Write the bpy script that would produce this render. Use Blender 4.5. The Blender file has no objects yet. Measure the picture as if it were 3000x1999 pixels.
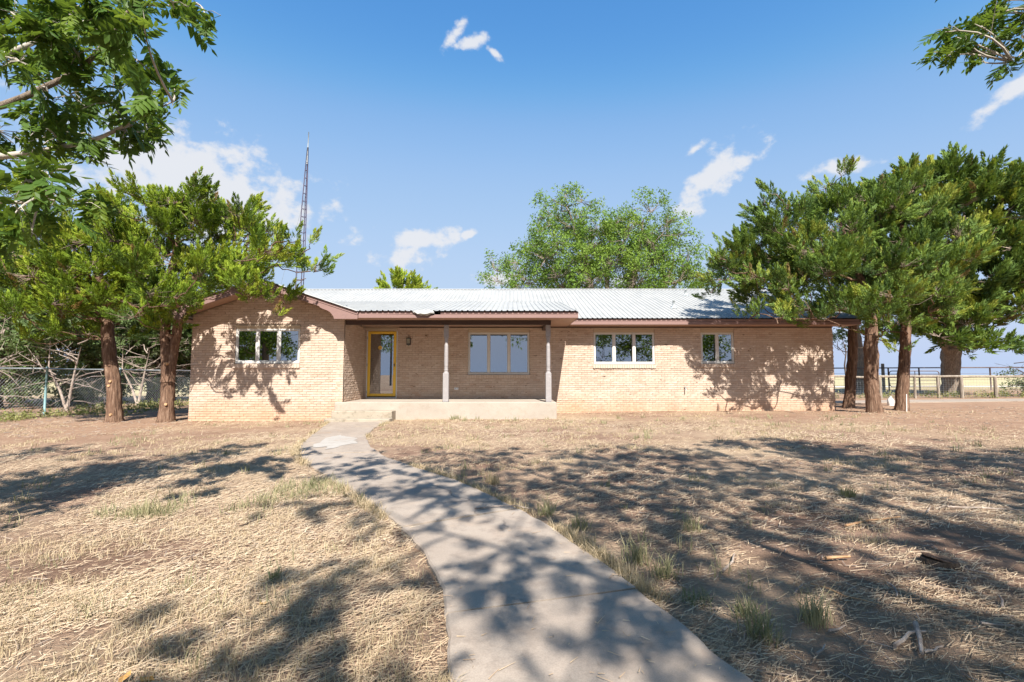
import bpy, math, random
import numpy as np
from mathutils import Vector, Matrix

random.seed(7)
rng = np.random.default_rng(7)
scene = bpy.context.scene
col = scene.collection

# ------------------------------------------------------------------ camera, sky, sun, exposure
CAM_Z = 1.2
cam_data = bpy.data.cameras.new('camera')
cam_data.lens = 17.0
cam_data.sensor_width = 36.0
cam_data.clip_start = 0.05
cam_data.clip_end = 8000.0
cam = bpy.data.objects.new('camera', cam_data)
col.objects.link(cam)
cam.location = (0, 0, CAM_Z)
cam.rotation_euler = (math.radians(90 + 4.02), 0, 0)
scene.camera = cam

SUN_EL, SUN_AZ = math.radians(45.5), math.radians(9.0)     # azimuth: to the right of straight behind the camera
sun_to = Vector((math.sin(SUN_AZ) * math.cos(SUN_EL), -math.cos(SUN_AZ) * math.cos(SUN_EL), math.sin(SUN_EL)))
sd = bpy.data.lights.new('sun', 'SUN')
sd.energy = 5.0
sd.angle = math.radians(0.53)
sd.color = (1.0, 0.95, 0.875)
sun = bpy.data.objects.new('sun', sd)
sun.rotation_euler = (-sun_to).to_track_quat('-Z', 'Y').to_euler()
sun.location = (0, 0, 60)
col.objects.link(sun)

scene.view_settings.view_transform = 'Standard'
scene.view_settings.look = 'None'
scene.view_settings.exposure = 1.15
scene.view_settings.gamma = 1.0
scene.view_settings.use_curve_mapping = False
scene.render.engine = 'CYCLES'
scene.cycles.max_bounces = 8
scene.cycles.transparent_max_bounces = 12
scene.cycles.use_denoising = True
scene.render.film_transparent = False

world = bpy.data.worlds.new('World')
scene.world = world
world.use_nodes = True
SKY_STRENGTH = 0.1


def build_world():
    nt = world.node_tree
    nt.nodes.clear()
    N, L = nt.nodes.new, nt.links.new
    out = N('ShaderNodeOutputWorld')
    sky = N('ShaderNodeTexSky')
    sky.sky_type = 'NISHITA'
    sky.sun_disc = False
    sky.sun_elevation = SUN_EL
    sky.sun_rotation = math.pi - SUN_AZ
    sky.altitude = 500
    sky.air_density = 1.0
    sky.dust_density = 0.0
    sky.ozone_density = 2.2
    bg = N('ShaderNodeBackground')
    bg.inputs['Strength'].default_value = SKY_STRENGTH
    # the physical sky graded to the photograph's exposure: one tone curve per channel
    k1 = N('ShaderNodeVectorMath'); k1.operation = 'SCALE'; k1.inputs['Scale'].default_value = 1 / 8.0
    k2 = N('ShaderNodeVectorMath'); k2.operation = 'SCALE'; k2.inputs['Scale'].default_value = 4.5
    cv_ = N('ShaderNodeRGBCurve')
    tone = (((.77, .100), (1.13, .275), (1.6, .395), (2.67, .495), (8, .55)),
            ((1.34, .318), (1.93, .495), (2.68, .590), (4.29, .66), (8, .67)),
            ((2.54, .723), (3.51, .845), (4.64, .885), (6.63, .905), (8, .89)))
    for ch in range(3):
        c_ = cv_.mapping.curves[ch]
        c_.points[0].location = (0, 0); c_.points[1].location = (1, tone[ch][4][1])
        for (x_, y_) in tone[ch][:4]:
            c_.points.new(x_ / 8.0, y_)
    cv_.mapping.update()
    L(sky.outputs[0], k1.inputs[0]); L(k1.outputs[0], cv_.inputs['Color']); L(cv_.outputs[0], k2.inputs[0])
    L(k2.outputs[0], bg.inputs['Color'])
    # fair-weather clouds: soft ellipses on the sky sphere, ragged by noise
    tc = N('ShaderNodeTexCoord')
    nz = N('ShaderNodeTexNoise')
    nz.inputs['Scale'].default_value = 21.0
    nz.inputs['Detail'].default_value = 7.0
    nz.inputs['Roughness'].default_value = 0.58
    mp = N('ShaderNodeMapping')
    mp.inputs['Scale'].default_value = (1, 1, 1.3)
    L(tc.outputs['Generated'], mp.inputs['Vector'])
    L(mp.outputs[0], nz.inputs['Vector'])
    clouds = [((-0.5457, 0.7771, 0.3200), .215, .090, -6), ((-0.4750, 0.826, 0.2990), .125, .095, -12),
              ((-0.609, 0.7228, 0.3268), .067, .0318, 0), ((-0.0947, 0.7987, 0.5943), .030, .012, 48),
              ((-0.0689, 0.8102, 0.5821), .038, .0147, 15), ((-0.0303, 0.8207, 0.5706), .024, .0078, -35),
              ((-0.1767, 0.9464, 0.2705), .0812, .0268, 10), ((-0.2106, 0.9485, 0.2365), .0635, .024, 8),
              ((-0.0858, 0.9548, 0.2848), .0198, .0099, 20), ((0.3645, 0.8601, 0.3568), .0882, .0338, 40),
              ((0.3311, 0.8505, 0.4087), .0212, .0085, 30), ((0.6743, 0.634, 0.3786), .0494, .0155, 30),
              ((0.5455, 0.7669, 0.3381), .0529, .0155, 0), ((-0.014, 0.9801, 0.1982), .0635, .0176, 0),
              ((0.2318, 0.9554, 0.1829), .0423, .0141, 0),
              ((0.93, -0.2, 0.31), .14, .05, 10), ((-0.9, -0.3, 0.33), .12, .05, -8), ((0.25, -0.92, 0.3), .11, .03, 5),
              ((-0.45, -0.8, 0.42), .08, .03, 20)]
    acc = None
    for c, a, b, ang in clouds:
        cv = Vector(c).normalized()
        right = cv.cross(Vector((0, 0, 1))).normalized()
        up = right.cross(cv)
        t = math.radians(ang)
        ax = (right * math.cos(t) + up * math.sin(t)) / a
        ay = (-right * math.sin(t) + up * math.cos(t)) / b
        az = cv * 0.0
        sub = N('ShaderNodeVectorMath'); sub.operation = 'SUBTRACT'
        L(tc.outputs['Generated'], sub.inputs[0]); sub.inputs[1].default_value = cv
        d1 = N('ShaderNodeVectorMath'); d1.operation = 'DOT_PRODUCT'
        L(sub.outputs[0], d1.inputs[0]); d1.inputs[1].default_value = ax
        d2 = N('ShaderNodeVectorMath'); d2.operation = 'DOT_PRODUCT'
        L(sub.outputs[0], d2.inputs[0]); d2.inputs[1].default_value = ay
        d3 = N('ShaderNodeVectorMath'); d3.operation = 'DOT_PRODUCT'
        L(sub.outputs[0], d3.inputs[0]); d3.inputs[1].default_value = cv * 1.2
        cb = N('ShaderNodeCombineXYZ')
        L(d1.outputs['Value'], cb.inputs[0]); L(d2.outputs['Value'], cb.inputs[1]); L(d3.outputs['Value'], cb.inputs[2])
        ln = N('ShaderNodeVectorMath'); ln.operation = 'LENGTH'
        L(cb.outputs[0], ln.inputs[0])
        if acc is None:
            acc = ln.outputs['Value']
        else:
            m = N('ShaderNodeMath'); m.operation = 'MINIMUM'
            L(acc, m.inputs[0]); L(ln.outputs['Value'], m.inputs[1])
            acc = m.outputs[0]
    # mask = smoothstep( 1.0 - d + (noise-.5)*1.9 )
    mr = N('ShaderNodeMapRange')
    mr.inputs['From Min'].default_value = 0.0; mr.inputs['From Max'].default_value = 1.0
    mr.inputs['To Min'].default_value = -1.7; mr.inputs['To Max'].default_value = 1.7
    mr.clamp = False
    L(nz.outputs['Fac'], mr.inputs['Value'])
    s1 = N('ShaderNodeMath'); s1.operation = 'SUBTRACT'
    L(mr.outputs[0], s1.inputs[0]); L(acc, s1.inputs[1])
    s2 = N('ShaderNodeMapRange'); s2.interpolation_type = 'SMOOTHERSTEP'
    s2.inputs['From Min'].default_value = -1.15; s2.inputs['From Max'].default_value = -0.25
    s2.inputs['To Max'].default_value = 0.93
    L(s1.outputs[0], s2.inputs['Value'])
    cl = N('ShaderNodeBackground')
    cl.inputs['Color'].default_value = (0.93, 0.95, 1.0, 1)
    cl.inputs['Strength'].default_value = 0.40
    mix = N('ShaderNodeMixShader')
    L(s2.outputs[0], mix.inputs[0]); L(bg.outputs[0], mix.inputs[1]); L(cl.outputs[0], mix.inputs[2])
    L(mix.outputs[0], out.inputs['Surface'])


build_world()

# ------------------------------------------------------------------ helpers
def V3(*a):
    return np.array(a, float)


def vnoise(x, y, scale, seed=0):
    """smooth value noise in 0..1 (numpy arrays)"""
    x = np.asarray(x, float) / scale; y = np.asarray(y, float) / scale
    xi = np.floor(x); yi = np.floor(y)
    fx = x - xi; fy = y - yi
    fx = fx * fx * (3 - 2 * fx); fy = fy * fy * (3 - 2 * fy)
    def h(a, b):
        s = np.sin(a * 127.1 + b * 311.7 + seed * 74.7) * 43758.5453
        return s - np.floor(s)
    return (h(xi, yi) * (1 - fx) + h(xi + 1, yi) * fx) * (1 - fy) + (h(xi, yi + 1) * (1 - fx) + h(xi + 1, yi + 1) * fx) * fy


def gz(x, y):
    """ground height"""
    x = np.asarray(x, float); y = np.asarray(y, float)
    near = np.clip((9 - np.hypot(x, y - 4)) / 6, 0, 1)
    return 0.009 * np.clip(x, -25, 30) + (vnoise(x, y, 1.7, 3) - .5) * 0.035 + (vnoise(x, y, .5, 5) - .5) * 0.014 * (0.4 + near)


def mesh_np(name, V, faces, attr=None, smooth=False):
    """V (n,3); faces: list of int arrays (m,k)"""
    me = bpy.data.meshes.new(name)
    V = np.asarray(V, np.float32)
    me.vertices.add(len(V)); me.vertices.foreach_set('co', V.ravel())
    faces = [np.asarray(f, np.int32) for f in faces if len(f)]
    loops = np.concatenate([f.ravel() for f in faces])
    sizes = np.concatenate([np.full(len(f), f.shape[1], np.int32) for f in faces])
    starts = np.concatenate([[0], np.cumsum(sizes)[:-1]]).astype(np.int32)
    me.loops.add(len(loops)); me.loops.foreach_set('vertex_index', loops)
    me.polygons.add(len(sizes)); me.polygons.foreach_set('loop_start', starts)
    me.update(calc_edges=True)
    me.polygons.foreach_set('use_smooth', np.full(len(sizes), bool(smooth)))
    if attr is not None:
        a = me.attributes.new('rnd', 'FLOAT', 'POINT')
        a.data.foreach_set('value', np.asarray(attr, np.float32))
    return me


def link(name, me, mat, parent=None):
    o = bpy.data.objects.new(name, me)
    col.objects.link(o)
    if mat is not None and not me.materials:
        me.materials.append(mat)
    if parent is not None:
        o.parent = parent
    return o


def tag(o, label=None, cat=None, group=None, kind=None):
    if label: o['label'] = label
    if cat: o['category'] = cat
    if group: o['group'] = group
    if kind: o['kind'] = kind
    return o


def empty(name, loc, label, cat, group=None):
    o = bpy.data.objects.new(name, None)
    col.objects.link(o)
    o.location = loc
    o.empty_display_size = 0.3
    return tag(o, label, cat, group)


class MB:
    """collects shapes in world space; build() links them as one mesh object (local to parent's location)"""
    def __init__(s):
        s.v = []; s.f = {}; s.n = 0; s.a = []
    def add(s, V, F, a=0.5):
        V = np.asarray(V, float)
        for f in F:
            s.f.setdefault(len(f), []).append([i + s.n for i in f])
        s.v.append(V); s.n += len(V); s.a.append(np.full(len(V), a))
    def addnp(s, V, F, a=None):
        V = np.asarray(V, float)
        s.f.setdefault(F.shape[1], []).extend((F + s.n).tolist())
        s.v.append(V); s.n += len(V); s.a.append(np.full(len(V), .5) if a is None else a)
    def box(s, x0, x1, y0, y1, z0, z1, a=0.5):
        V = [(x0, y0, z0), (x1, y0, z0), (x1, y1, z0), (x0, y1, z0), (x0, y0, z1), (x1, y0, z1), (x1, y1, z1), (x0, y1, z1)]
        s.add(V, [(3, 2, 1, 0), (4, 5, 6, 7), (0, 1, 5, 4), (1, 2, 6, 5), (2, 3, 7, 6), (3, 0, 4, 7)], a)
        return s
    def bbox(s, x0, x1, y0, y1, z0, z1, b=0.006, a=0.5):
        """box with chamfered edges seen from the front and above"""
        V = []
        for z, i in ((z0, b), (z0 + b, 0), (z1 - b, 0), (z1, b)):
            for (x, y) in ((x0 + b, y0), (x1 - b, y0), (x1, y0 + b), (x1, y1 - b), (x1 - b, y1), (x0 + b, y1), (x0, y1 - b), (x0, y0 + b)):
                cx, cy = (x0 + x1) / 2, (y0 + y1) / 2
                V.append((x + (i if x < cx else -i), y + (i if y < cy else -i), z))
        F = [tuple(range(7, -1, -1)), tuple(range(24, 32))]
        for r in range(3):
            for k in range(8):
                k2 = (k + 1) % 8
                F.append((r * 8 + k, r * 8 + k2, r * 8 + 8 + k2, r * 8 + 8 + k))
        s.add(V, F, a)
        return s
    def prism(s, poly, y0, y1, a=0.5):
        """polygon in (x,z), extruded along y"""
        n = len(poly)
        V = [(x, y0, z) for x, z in poly] + [(x, y1, z) for x, z in poly]
        F = [tuple(range(n)), tuple(range(2 * n - 1, n - 1, -1))]
        for i in range(n):
            j = (i + 1) % n
            F.append((j, i, n + i, n + j))
        s.add(V, F, a)
        return s
    def prism_x(s, poly, x0, x1, a=0.5):
        """polygon in (y,z), extruded along x"""
        n = len(poly)
        V = [(x0, y, z) for y, z in poly] + [(x1, y, z) for y, z in poly]
        F = [tuple(range(n)), tuple(range(2 * n - 1, n - 1, -1))]
        for i in range(n):
            j = (i + 1) % n
            F.append((j, i, n + i, n + j))
        s.add(V, F, a)
        return s
    def tube(s, path, rad, k=8, a=0.5, cap=True, wob=0.0):
        V, F = tube_np(path, rad, k, wob)
        n = len(path)
        s.addnp(V, F, np.full(len(V), a))
        if cap:
            s.f.setdefault(k, []).append([s.n - len(V) + (n - 1) * k + i for i in range(k)])
            s.f.setdefault(k, []).append([s.n - len(V) + k - 1 - i for i in range(k)])
        return s
    def build(s, name, mat, parent=None, smooth=False, attr=False):
        V = np.concatenate(s.v)
        if parent is not None:
            V = V - origin_of(parent)
        me = mesh_np(name, V, [np.array(f) for f in s.f.values()], np.concatenate(s.a) if attr else None, smooth)
        return link(name, me, mat, parent)


def origin_of(o):
    p = np.zeros(3)
    while o is not None:
        p = p + np.array(o.location)
        o = o.parent
    return p


def tube_np(path, rad, k=8, wob=0.0):
    P = np.asarray(path, float); n = len(P)
    rad = np.broadcast_to(np.asarray(rad, float), (n,)).copy()
    T = np.gradient(P, axis=0) if n > 2 else np.repeat((P[1:] - P[:1]), n, 0)
    T /= np.linalg.norm(T, axis=1)[:, None] + 1e-9
    ref = V3(0, 0, 1) if abs(T[0][2]) < .8 else V3(1, 0, 0)
    A = np.cross(T, ref); A /= np.linalg.norm(A, axis=1)[:, None] + 1e-9
    B = np.cross(T, A)
    an = np.linspace(0, 2 * np.pi, k, endpoint=False)
    R = rad[:, None] * np.ones((n, k))
    if wob:
        R = R * (1 + wob * (rng.random((n, k)) - .5) + wob * .8 * (rng.random(k) - .5)[None, :])
    V = P[:, None, :] + R[:, :, None] * (np.cos(an)[None, :, None] * A[:, None, :] + np.sin(an)[None, :, None] * B[:, None, :])
    i = np.arange(n - 1)[:, None] * k; j = np.arange(k)[None, :]; j2 = (j + 1) % k
    F = np.stack([i + j, i + k + j, i + k + j2, i + j2], -1).reshape(-1, 4)
    return V.reshape(-1, 3), F


def batch_tubes(S, E, r0, r1, k=3):
    """many straight tapered twigs"""
    S = np.asarray(S); E = np.asarray(E); m = len(S)
    T = E - S; T = T / (np.linalg.norm(T, axis=1)[:, None] + 1e-9)
    ref = np.tile(V3(.31, .2, .93), (m, 1))
    A = np.cross(T, ref); A /= np.linalg.norm(A, axis=1)[:, None] + 1e-9
    B = np.cross(T, A)
    an = np.linspace(0, 2 * np.pi, k, endpoint=False)
    c = np.cos(an)[None, :, None] * A[:, None, :] + np.sin(an)[None, :, None] * B[:, None, :]
    r0 = np.broadcast_to(r0, (m,))[:, None, None]; r1 = np.broadcast_to(r1, (m,))[:, None, None]
    V = np.concatenate([S[:, None, :] + c * r0, E[:, None, :] + c * r1], 1).reshape(-1, 3)
    b = np.arange(m)[:, None] * (2 * k); j = np.arange(k)[None, :]; j2 = (j + 1) % k
    F = np.stack([b + j, b + k + j, b + k + j2, b + j2], -1).reshape(-1, 4)
    return V, F


def basis_from(D, roll, up=(0, 0, 1)):
    """rows: side, normal, dir for unit directions D (m,3) with roll angle"""
    D = D / (np.linalg.norm(D, axis=1)[:, None] + 1e-9)
    ref = np.tile(np.asarray(up, float), (len(D), 1)) + .001
    S = np.cross(D, ref); S /= np.linalg.norm(S, axis=1)[:, None] + 1e-9
    Nn = np.cross(S, D)
    c = np.cos(roll)[:, None]; s = np.sin(roll)[:, None]
    return S * c + Nn * s, -S * s + Nn * c, D


def stamp(variants, pos, D, scale, roll, rnd):
    """instances of small meshes merged into arrays; variant local axes: x side, y normal, z along"""
    m = len(pos)
    which = rng.integers(0, len(variants), m)
    S, Nn, D = basis_from(D, roll)
    Vs, Fs, As, n = [], {}, [], 0
    for vi, var in enumerate(variants):
        v, fl = var[0], var[1]
        idx = np.nonzero(which == vi)[0]
        if not len(idx): continue
        W = (v[None, :, 0:1] * S[idx][:, None, :] + v[None, :, 1:2] * Nn[idx][:, None, :] + v[None, :, 2:3] * D[idx][:, None, :]) * scale[idx][:, None, None] + pos[idx][:, None, :]
        k = len(v)
        for f in fl:
            ff = (f[None] + (np.arange(len(idx)) * k)[:, None, None] + n).reshape(-1, f.shape[1])
            Fs.setdefault(f.shape[1], []).append(ff)
        Vs.append(W.reshape(-1, 3)); ta = np.repeat(rnd[idx], k)
        if len(var) > 2: ta = np.where(ta > .985, ta, np.clip(ta + np.tile(var[2], len(idx)), 0, .95))
        Vs_ = As.append(ta); n += k * len(idx)
    return np.concatenate(Vs), [np.concatenate(f) for f in Fs.values()], np.concatenate(As)


# ------------------------------------------------------------------ materials
class NT:
    def __init__(s, name):
        s.m = bpy.data.materials.new(name); s.m.use_nodes = True
        s.t = s.m.node_tree; s.t.nodes.clear()
        s.out = s.t.nodes.new('ShaderNodeOutputMaterial')
        s.bsdf = s.t.nodes.new('ShaderNodeBsdfPrincipled')
        s.t.links.new(s.bsdf.outputs[0], s.out.inputs['Surface'])
        s.bsdf.inputs['Specular IOR Level'].default_value = 0.3
    def n(s, typ, **kw):
        nd = s.t.nodes.new('ShaderNode' + typ)
        for k, v in kw.items():
            if k in nd.inputs: nd.inputs[k].default_value = v
            else: setattr(nd, k, v)
        return nd
    def l(s, a, b): s.t.links.new(a, b)
    def coord(s, scale=(1, 1, 1), kind='Object'):
        tc = s.n('TexCoord'); mp = s.n('Mapping'); mp.inputs['Scale'].default_value = scale
        s.l(tc.outputs[kind], mp.inputs[0]); return mp.outputs[0]
    def pos(s, scale=(1, 1, 1)):
        g = s.n('NewGeometry'); mp = s.n('Mapping'); mp.inputs['Scale'].default_value = scale
        s.l(g.outputs['Position'], mp.inputs[0]); return mp.outputs[0]
    def noise(s, vec, scale, detail=4, rough=.55):
        nd = s.n('TexNoise'); nd.inputs['Scale'].default_value = scale; nd.inputs['Detail'].default_value = detail; nd.inputs['Roughness'].default_value = rough
        s.l(vec, nd.inputs['Vector']); return nd.outputs['Fac']
    def ramp(s, fac, stops, interp='LINEAR'):
        r = s.n('ValToRGB'); cr = r.color_ramp; cr.interpolation = interp
        while len(cr.elements) < len(stops): cr.elements.new(.5)
        for e, (p, c) in zip(cr.elements, stops):
            e.position = p; e.color = (c[0], c[1], c[2], 1) if not isinstance(c, (int, float)) else (c, c, c, 1)
        s.l(fac, r.inputs[0]); return r.outputs[0]
    def mix(s, fac, a, b, mode='MIX'):
        m = s.n('Mix', data_type='RGBA', blend_type=mode)
        for i, x in ((6, a), (7, b)):
            if hasattr(x, 'links'): s.l(x, m.inputs[i])
            else: m.inputs[i].default_value = (x[0], x[1], x[2], 1)
        if hasattr(fac, 'links'): s.l(fac, m.inputs[0])
        else: m.inputs[0].default_value = fac
        return m.outputs[2]
    def math(s, op, a, b=0.5):
        m = s.n('Math', operation=op)
        for i, x in ((0, a), (1, b)):
            if hasattr(x, 'links'): s.l(x, m.inputs[i])
            else: m.inputs[i].default_value = x
        return m.outputs[0]
    def rnd(s):
        a = s.n('Attribute', attribute_name='rnd'); return a.outputs['Fac']
    def bump(s, h, strength=.3, dist=.01):
        b = s.n('Bump'); b.inputs['Strength'].default_value = strength; b.inputs['Distance'].default_value = dist
        s.l(h, b.inputs['Height']); s.l(b.outputs[0], s.bsdf.inputs['Normal'])
    def done(s, color=None, rough=.8, spec=None, metal=None):
        if color is not None:
            if hasattr(color, 'links'): s.l(color, s.bsdf.inputs['Base Color'])
            else: s.bsdf.inputs['Base Color'].default_value = (color[0], color[1], color[2], 1)
        if hasattr(rough, 'links'): s.l(rough, s.bsdf.inputs['Roughness'])
        else: s.bsdf.inputs['Roughness'].default_value = rough
        if spec is not None: s.bsdf.inputs['Specular IOR Level'].default_value = spec
        if metal is not None: s.bsdf.inputs['Metallic'].default_value = metal
        return s.m


def m_brick():
    t = NT('brick'); p = t.pos()
    base = t.ramp(t.rnd(), [(0, (.39, .282, .218)), (.3, (.465, .35, .275)), (.6, (.51, .393, .315)), (.85, (.555, .44, .362)), (1, (.42, .275, .20))])
    fine = t.noise(p, 42, 5, .7)
    c = t.mix(.5, base, t.ramp(fine, [(.25, (.35, .26, .195)), (.5, (.48, .375, .29)), (.8, (.58, .475, .385))]))
    # dark burnt chips, long and flat
    chip = t.noise(t.pos((6, 6, 22)), 1.0, 3, .6)
    c = t.mix(t.ramp(chip, [(.665, 0.0), (.70, 1.0)]), c, (.13, .075, .045))
    # pale bloom in large patches
    bl = t.noise(p, .9, 4, .6)
    c = t.mix(t.math('MULTIPLY', t.ramp(bl, [(.48, 0.0), (.75, 1.0)]), .35), c, (.62, .52, .43))
    # red soil splashed up at the foot of the wall
    sx = t.n('SeparateXYZ'); t.l(t.pos(), sx.inputs[0])
    low = t.n('MapRange'); low.inputs['From Min'].default_value = .62; low.inputs['From Max'].default_value = .02
    t.l(t.math('ADD', sx.outputs[2], t.math('MULTIPLY', t.math('SUBTRACT', t.noise(p, 1.4, 4), .5), .9)), low.inputs['Value'])
    c = t.mix(t.math('MULTIPLY', low.outputs[0], .5), c, (.52, .26, .13))
    t.bump(t.noise(t.pos((1, 1, 1.6)), 60, 5, .7), .7, .006)
    return t.done(c, .92, .15)


def m_simple(name, c1, c2, scale=8, rough=.7, stretch=(1, 1, 1), bump=0.0, spec=.3, dist=.004):
    t = NT(name); p = t.pos(stretch)
    n = t.noise(p, scale, 5, .6)
    if bump: t.bump(n, bump, dist)
    return t.done(t.ramp(n, [(.3, c1), (.7, c2)]), rough, spec)


def m_paint(name, c, wear=(.35, .3, .26), amt=.25, rough=.55):
    t = NT(name); p = t.pos()
    w = t.ramp(t.noise(t.pos((1, 1, 2.5)), 7, 6, .65), [(.52, 0.0), (.75, 1.0)])
    v = t.noise(p, 2.2, 3)
    cc = t.mix(t.math('MULTIPLY', v, .3), c, tuple(x * .72 for x in c))
    cc = t.mix(t.math('MULTIPLY', w, amt), cc, wear)
    t.bump(t.noise(p, 90, 3), .15, .002)
    return t.done(cc, rough, .3)


def m_roof():
    t = NT('roof_metal'); p = t.pos()
    n = t.noise(t.pos((1, .25, 1)), 2.5, 5, .6)
    c = t.ramp(n, [(.3, (.30, .30, .288)), (.55, (.345, .343, .327)), (.8, (.38, .376, .355))])
    st = t.ramp(t.noise(t.pos((7, .35, 1)), 1.6, 5, .6), [(.55, 0.0), (.8, 1.0)])
    c = t.mix(t.math('MULTIPLY', st, .35), c, (.23, .215, .195))
    return t.done(c, .55, .3)


def m_concrete(name, a=(.31, .265, .225), b=(.41, .355, .30), dark=(.20, .165, .14), tint=.5, crack=0.0):
    t = NT(name); p = t.pos()
    big = t.noise(p, .9, 6, .62)
    c = t.ramp(big, [(.3, a), (.7, b)])
    mid = t.noise(p, 6, 6, .7)
    c = t.mix(t.math('MULTIPLY', t.ramp(mid, [(.5, 0.0), (.78, 1.0)]), tint), c, dark)
    fine = t.noise(p, 160, 3, .7)
    c = t.mix(t.math('MULTIPLY', t.ramp(fine, [(.35, 1.0), (.6, 0.0)]), .35), c, tuple(x * .55 for x in a))
    wv = t.n('TexNoise'); wv.inputs['Scale'].default_value = 2.2; wv.inputs['Detail'].default_value = 5
    t.l(p, wv.inputs['Vector'])
    wp = t.n('VectorMath', operation='MULTIPLY_ADD'); wp.inputs[1].default_value = (.55, .55, .55)
    t.l(wv.outputs['Color'], wp.inputs[0]); t.l(p, wp.inputs[2])
    vo = t.n('TexVoronoi', feature='DISTANCE_TO_EDGE'); vo.inputs['Scale'].default_value = .62
    t.l(wp.outputs[0], vo.inputs['Vector'])
    gate = t.ramp(t.noise(p, .8, 2), [(.48, 0.0), (.56, 1.0)])
    c = t.mix(t.math('MULTIPLY', t.ramp(vo.outputs['Distance'], [(.004, 1.0), (.010, 0.0)]), t.math('MULTIPLY', gate, crack)), c, (.09, .072, .058))
    soil = t.ramp(t.noise(p, 1.7, 4, .6), [(.55, 0.0), (.8, 1.0)])
    c = t.mix(t.math('MULTIPLY', soil, .3), c, (.36, .22, .13))
    t.bump(t.math('ADD', t.math('MULTIPLY', fine, .4), mid), .35, .006)
    return t.done(c, .88, .2)


def m_ground():
    t = NT('ground_soil'); p = t.pos()
    soil = t.ramp(t.noise(p, 1.3, 7, .65), [(.25, (.155, .092, .062)), (.5, (.245, .155, .108)), (.75, (.34, .23, .165))])
    fib = t.noise(t.pos((9, 34, 9)), 2.2, 6, .75)
    fib2 = t.noise(t.pos((30, 11, 9)), 2.2, 6, .75)
    straw = t.mix(t.ramp(fib, [(.35, 0.0), (.65, 1.0)]), (.31, .205, .135), (.49, .375, .25))
    straw = t.mix(t.math('MULTIPLY', t.ramp(fib2, [(.45, 0.0), (.62, 1.0)]), .6), straw, (.46, .35, .23))
    # how much straw covers the soil: patchy
    cov = t.ramp(t.noise(p, .42, 5, .62), [(.42, 0.0), (.66, 1.0)])
    # redder bare earth beside the trees, paler straw in front of the house
    g = t.n('NewGeometry'); sx = t.n('SeparateXYZ'); t.l(g.outputs['Position'], sx.inputs[0])
    bare = t.n('MapRange'); bare.inputs['From Min'].default_value = 4.5; bare.inputs['From Max'].default_value = 9.5
    t.l(t.math('ADD', t.math('ABSOLUTE', t.math('ADD', sx.outputs[0], -.5)), t.math('MULTIPLY', t.math('SUBTRACT', t.noise(p, .35, 4), .5), 5.0)), bare.inputs['Value'])
    far_y = t.n('MapRange'); far_y.inputs['From Min'].default_value = 6.0; far_y.inputs['From Max'].default_value = 10.0
    t.l(sx.outputs[1], far_y.inputs['Value'])
    bare_f = t.math('MULTIPLY', bare.outputs[0], far_y.outputs[0])
    cov2 = t.math('MULTIPLY', cov, t.math('SUBTRACT', 1.0, t.math('MULTIPLY', bare_f, .72)))
    c = t.mix(cov2, soil, straw)
    c = t.mix(t.math('MULTIPLY', bare_f, .45), c, (.36, .225, .145))
    # open pasture beyond the yard
    past = t.n('MapRange'); past.inputs['From Min'].default_value = 30; past.inputs['From Max'].default_value = 42
    t.l(t.math('ADD', sx.outputs[1], t.math('MULTIPLY', t.noise(p, .2, 3), 6.0)), past.inputs['Value'])
    field = t.ramp(t.noise(t.pos((.05, .3, 1)), 1, 5, .6), [(.3, (.36, .32, .17)), (.7, (.50, .42, .25))])
    c = t.mix(past.outputs[0], c, field)
    h = t.math('ADD', t.math('MULTIPLY', fib, .7), t.noise(p, 26, 5, .7))
    t.bump(h, .9, .03)
    return t.done(c, .95, .1)


def m_leaf(name, stops, trans=.35, rough=.5, spec=.12):
    t = NT(name)
    c = t.ramp(t.rnd(), stops)
    nz = t.noise(t.pos(), 1.1, 2)
    c = t.mix(t.math('MULTIPLY', nz, .25), c, stops[len(stops) // 2][1])
    t.l(c, t.bsdf.inputs['Base Color'])
    t.bsdf.inputs['Roughness'].default_value = rough
    t.bsdf.inputs['Specular IOR Level'].default_value = spec
    tr = t.n('BsdfTranslucent')
    hue = t.mix(.5, c, (.22, .30, .02))
    t.l(hue, tr.inputs['Color'])
    mx = t.n('MixShader'); mx.inputs[0].default_value = trans
    t.l(t.bsdf.outputs[0], mx.inputs[1]); t.l(tr.outputs[0], mx.inputs[2])
    t.l(mx.outputs[0], t.out.inputs['Surface'])
    return t.m


def m_bark(name, a, b, c3, stretch=(9, 9, 1.1), scale=2.6, bump=1.0):
    t = NT(name); p = t.pos(stretch)
    n = t.noise(p, scale, 7, .65)
    n2 = t.noise(t.pos(), 3.2, 4, .6)
    c = t.ramp(n, [(.3, a), (.52, b), (.75, c3)])
    c = t.mix(t.math('MULTIPLY', n2, .35), c, a)
    t.bump(n, bump, .05)
    return t.done(c, .95, .1)


def m_glass():
    t = NT('window_glass')
    t.t.nodes.remove(t.bsdf)
    gl = t.n('BsdfGlossy'); gl.inputs['Roughness'].default_value = .0; gl.inputs['Color'].default_value = (.93, .96, 1, 1)
    tr = t.n('BsdfTransparent'); tr.inputs['Color'].default_value = (.34, .36, .36, 1)
    fr = t.n('Fresnel'); fr.inputs['IOR'].default_value = 1.5
    f = t.math('ADD', t.math('MULTIPLY', fr.outputs[0], 2.2), .27)
    mx = t.n('MixShader')
    t.l(f, mx.inputs[0]); t.l(tr.outputs[0], mx.inputs[1]); t.l(gl.outputs[0], mx.inputs[2])
    t.l(mx.outputs[0], t.out.inputs['Surface'])
    return t.m


def m_grass(name, stops, trans=.25):
    return m_leaf(name, stops, trans, .7, .15)


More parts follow.
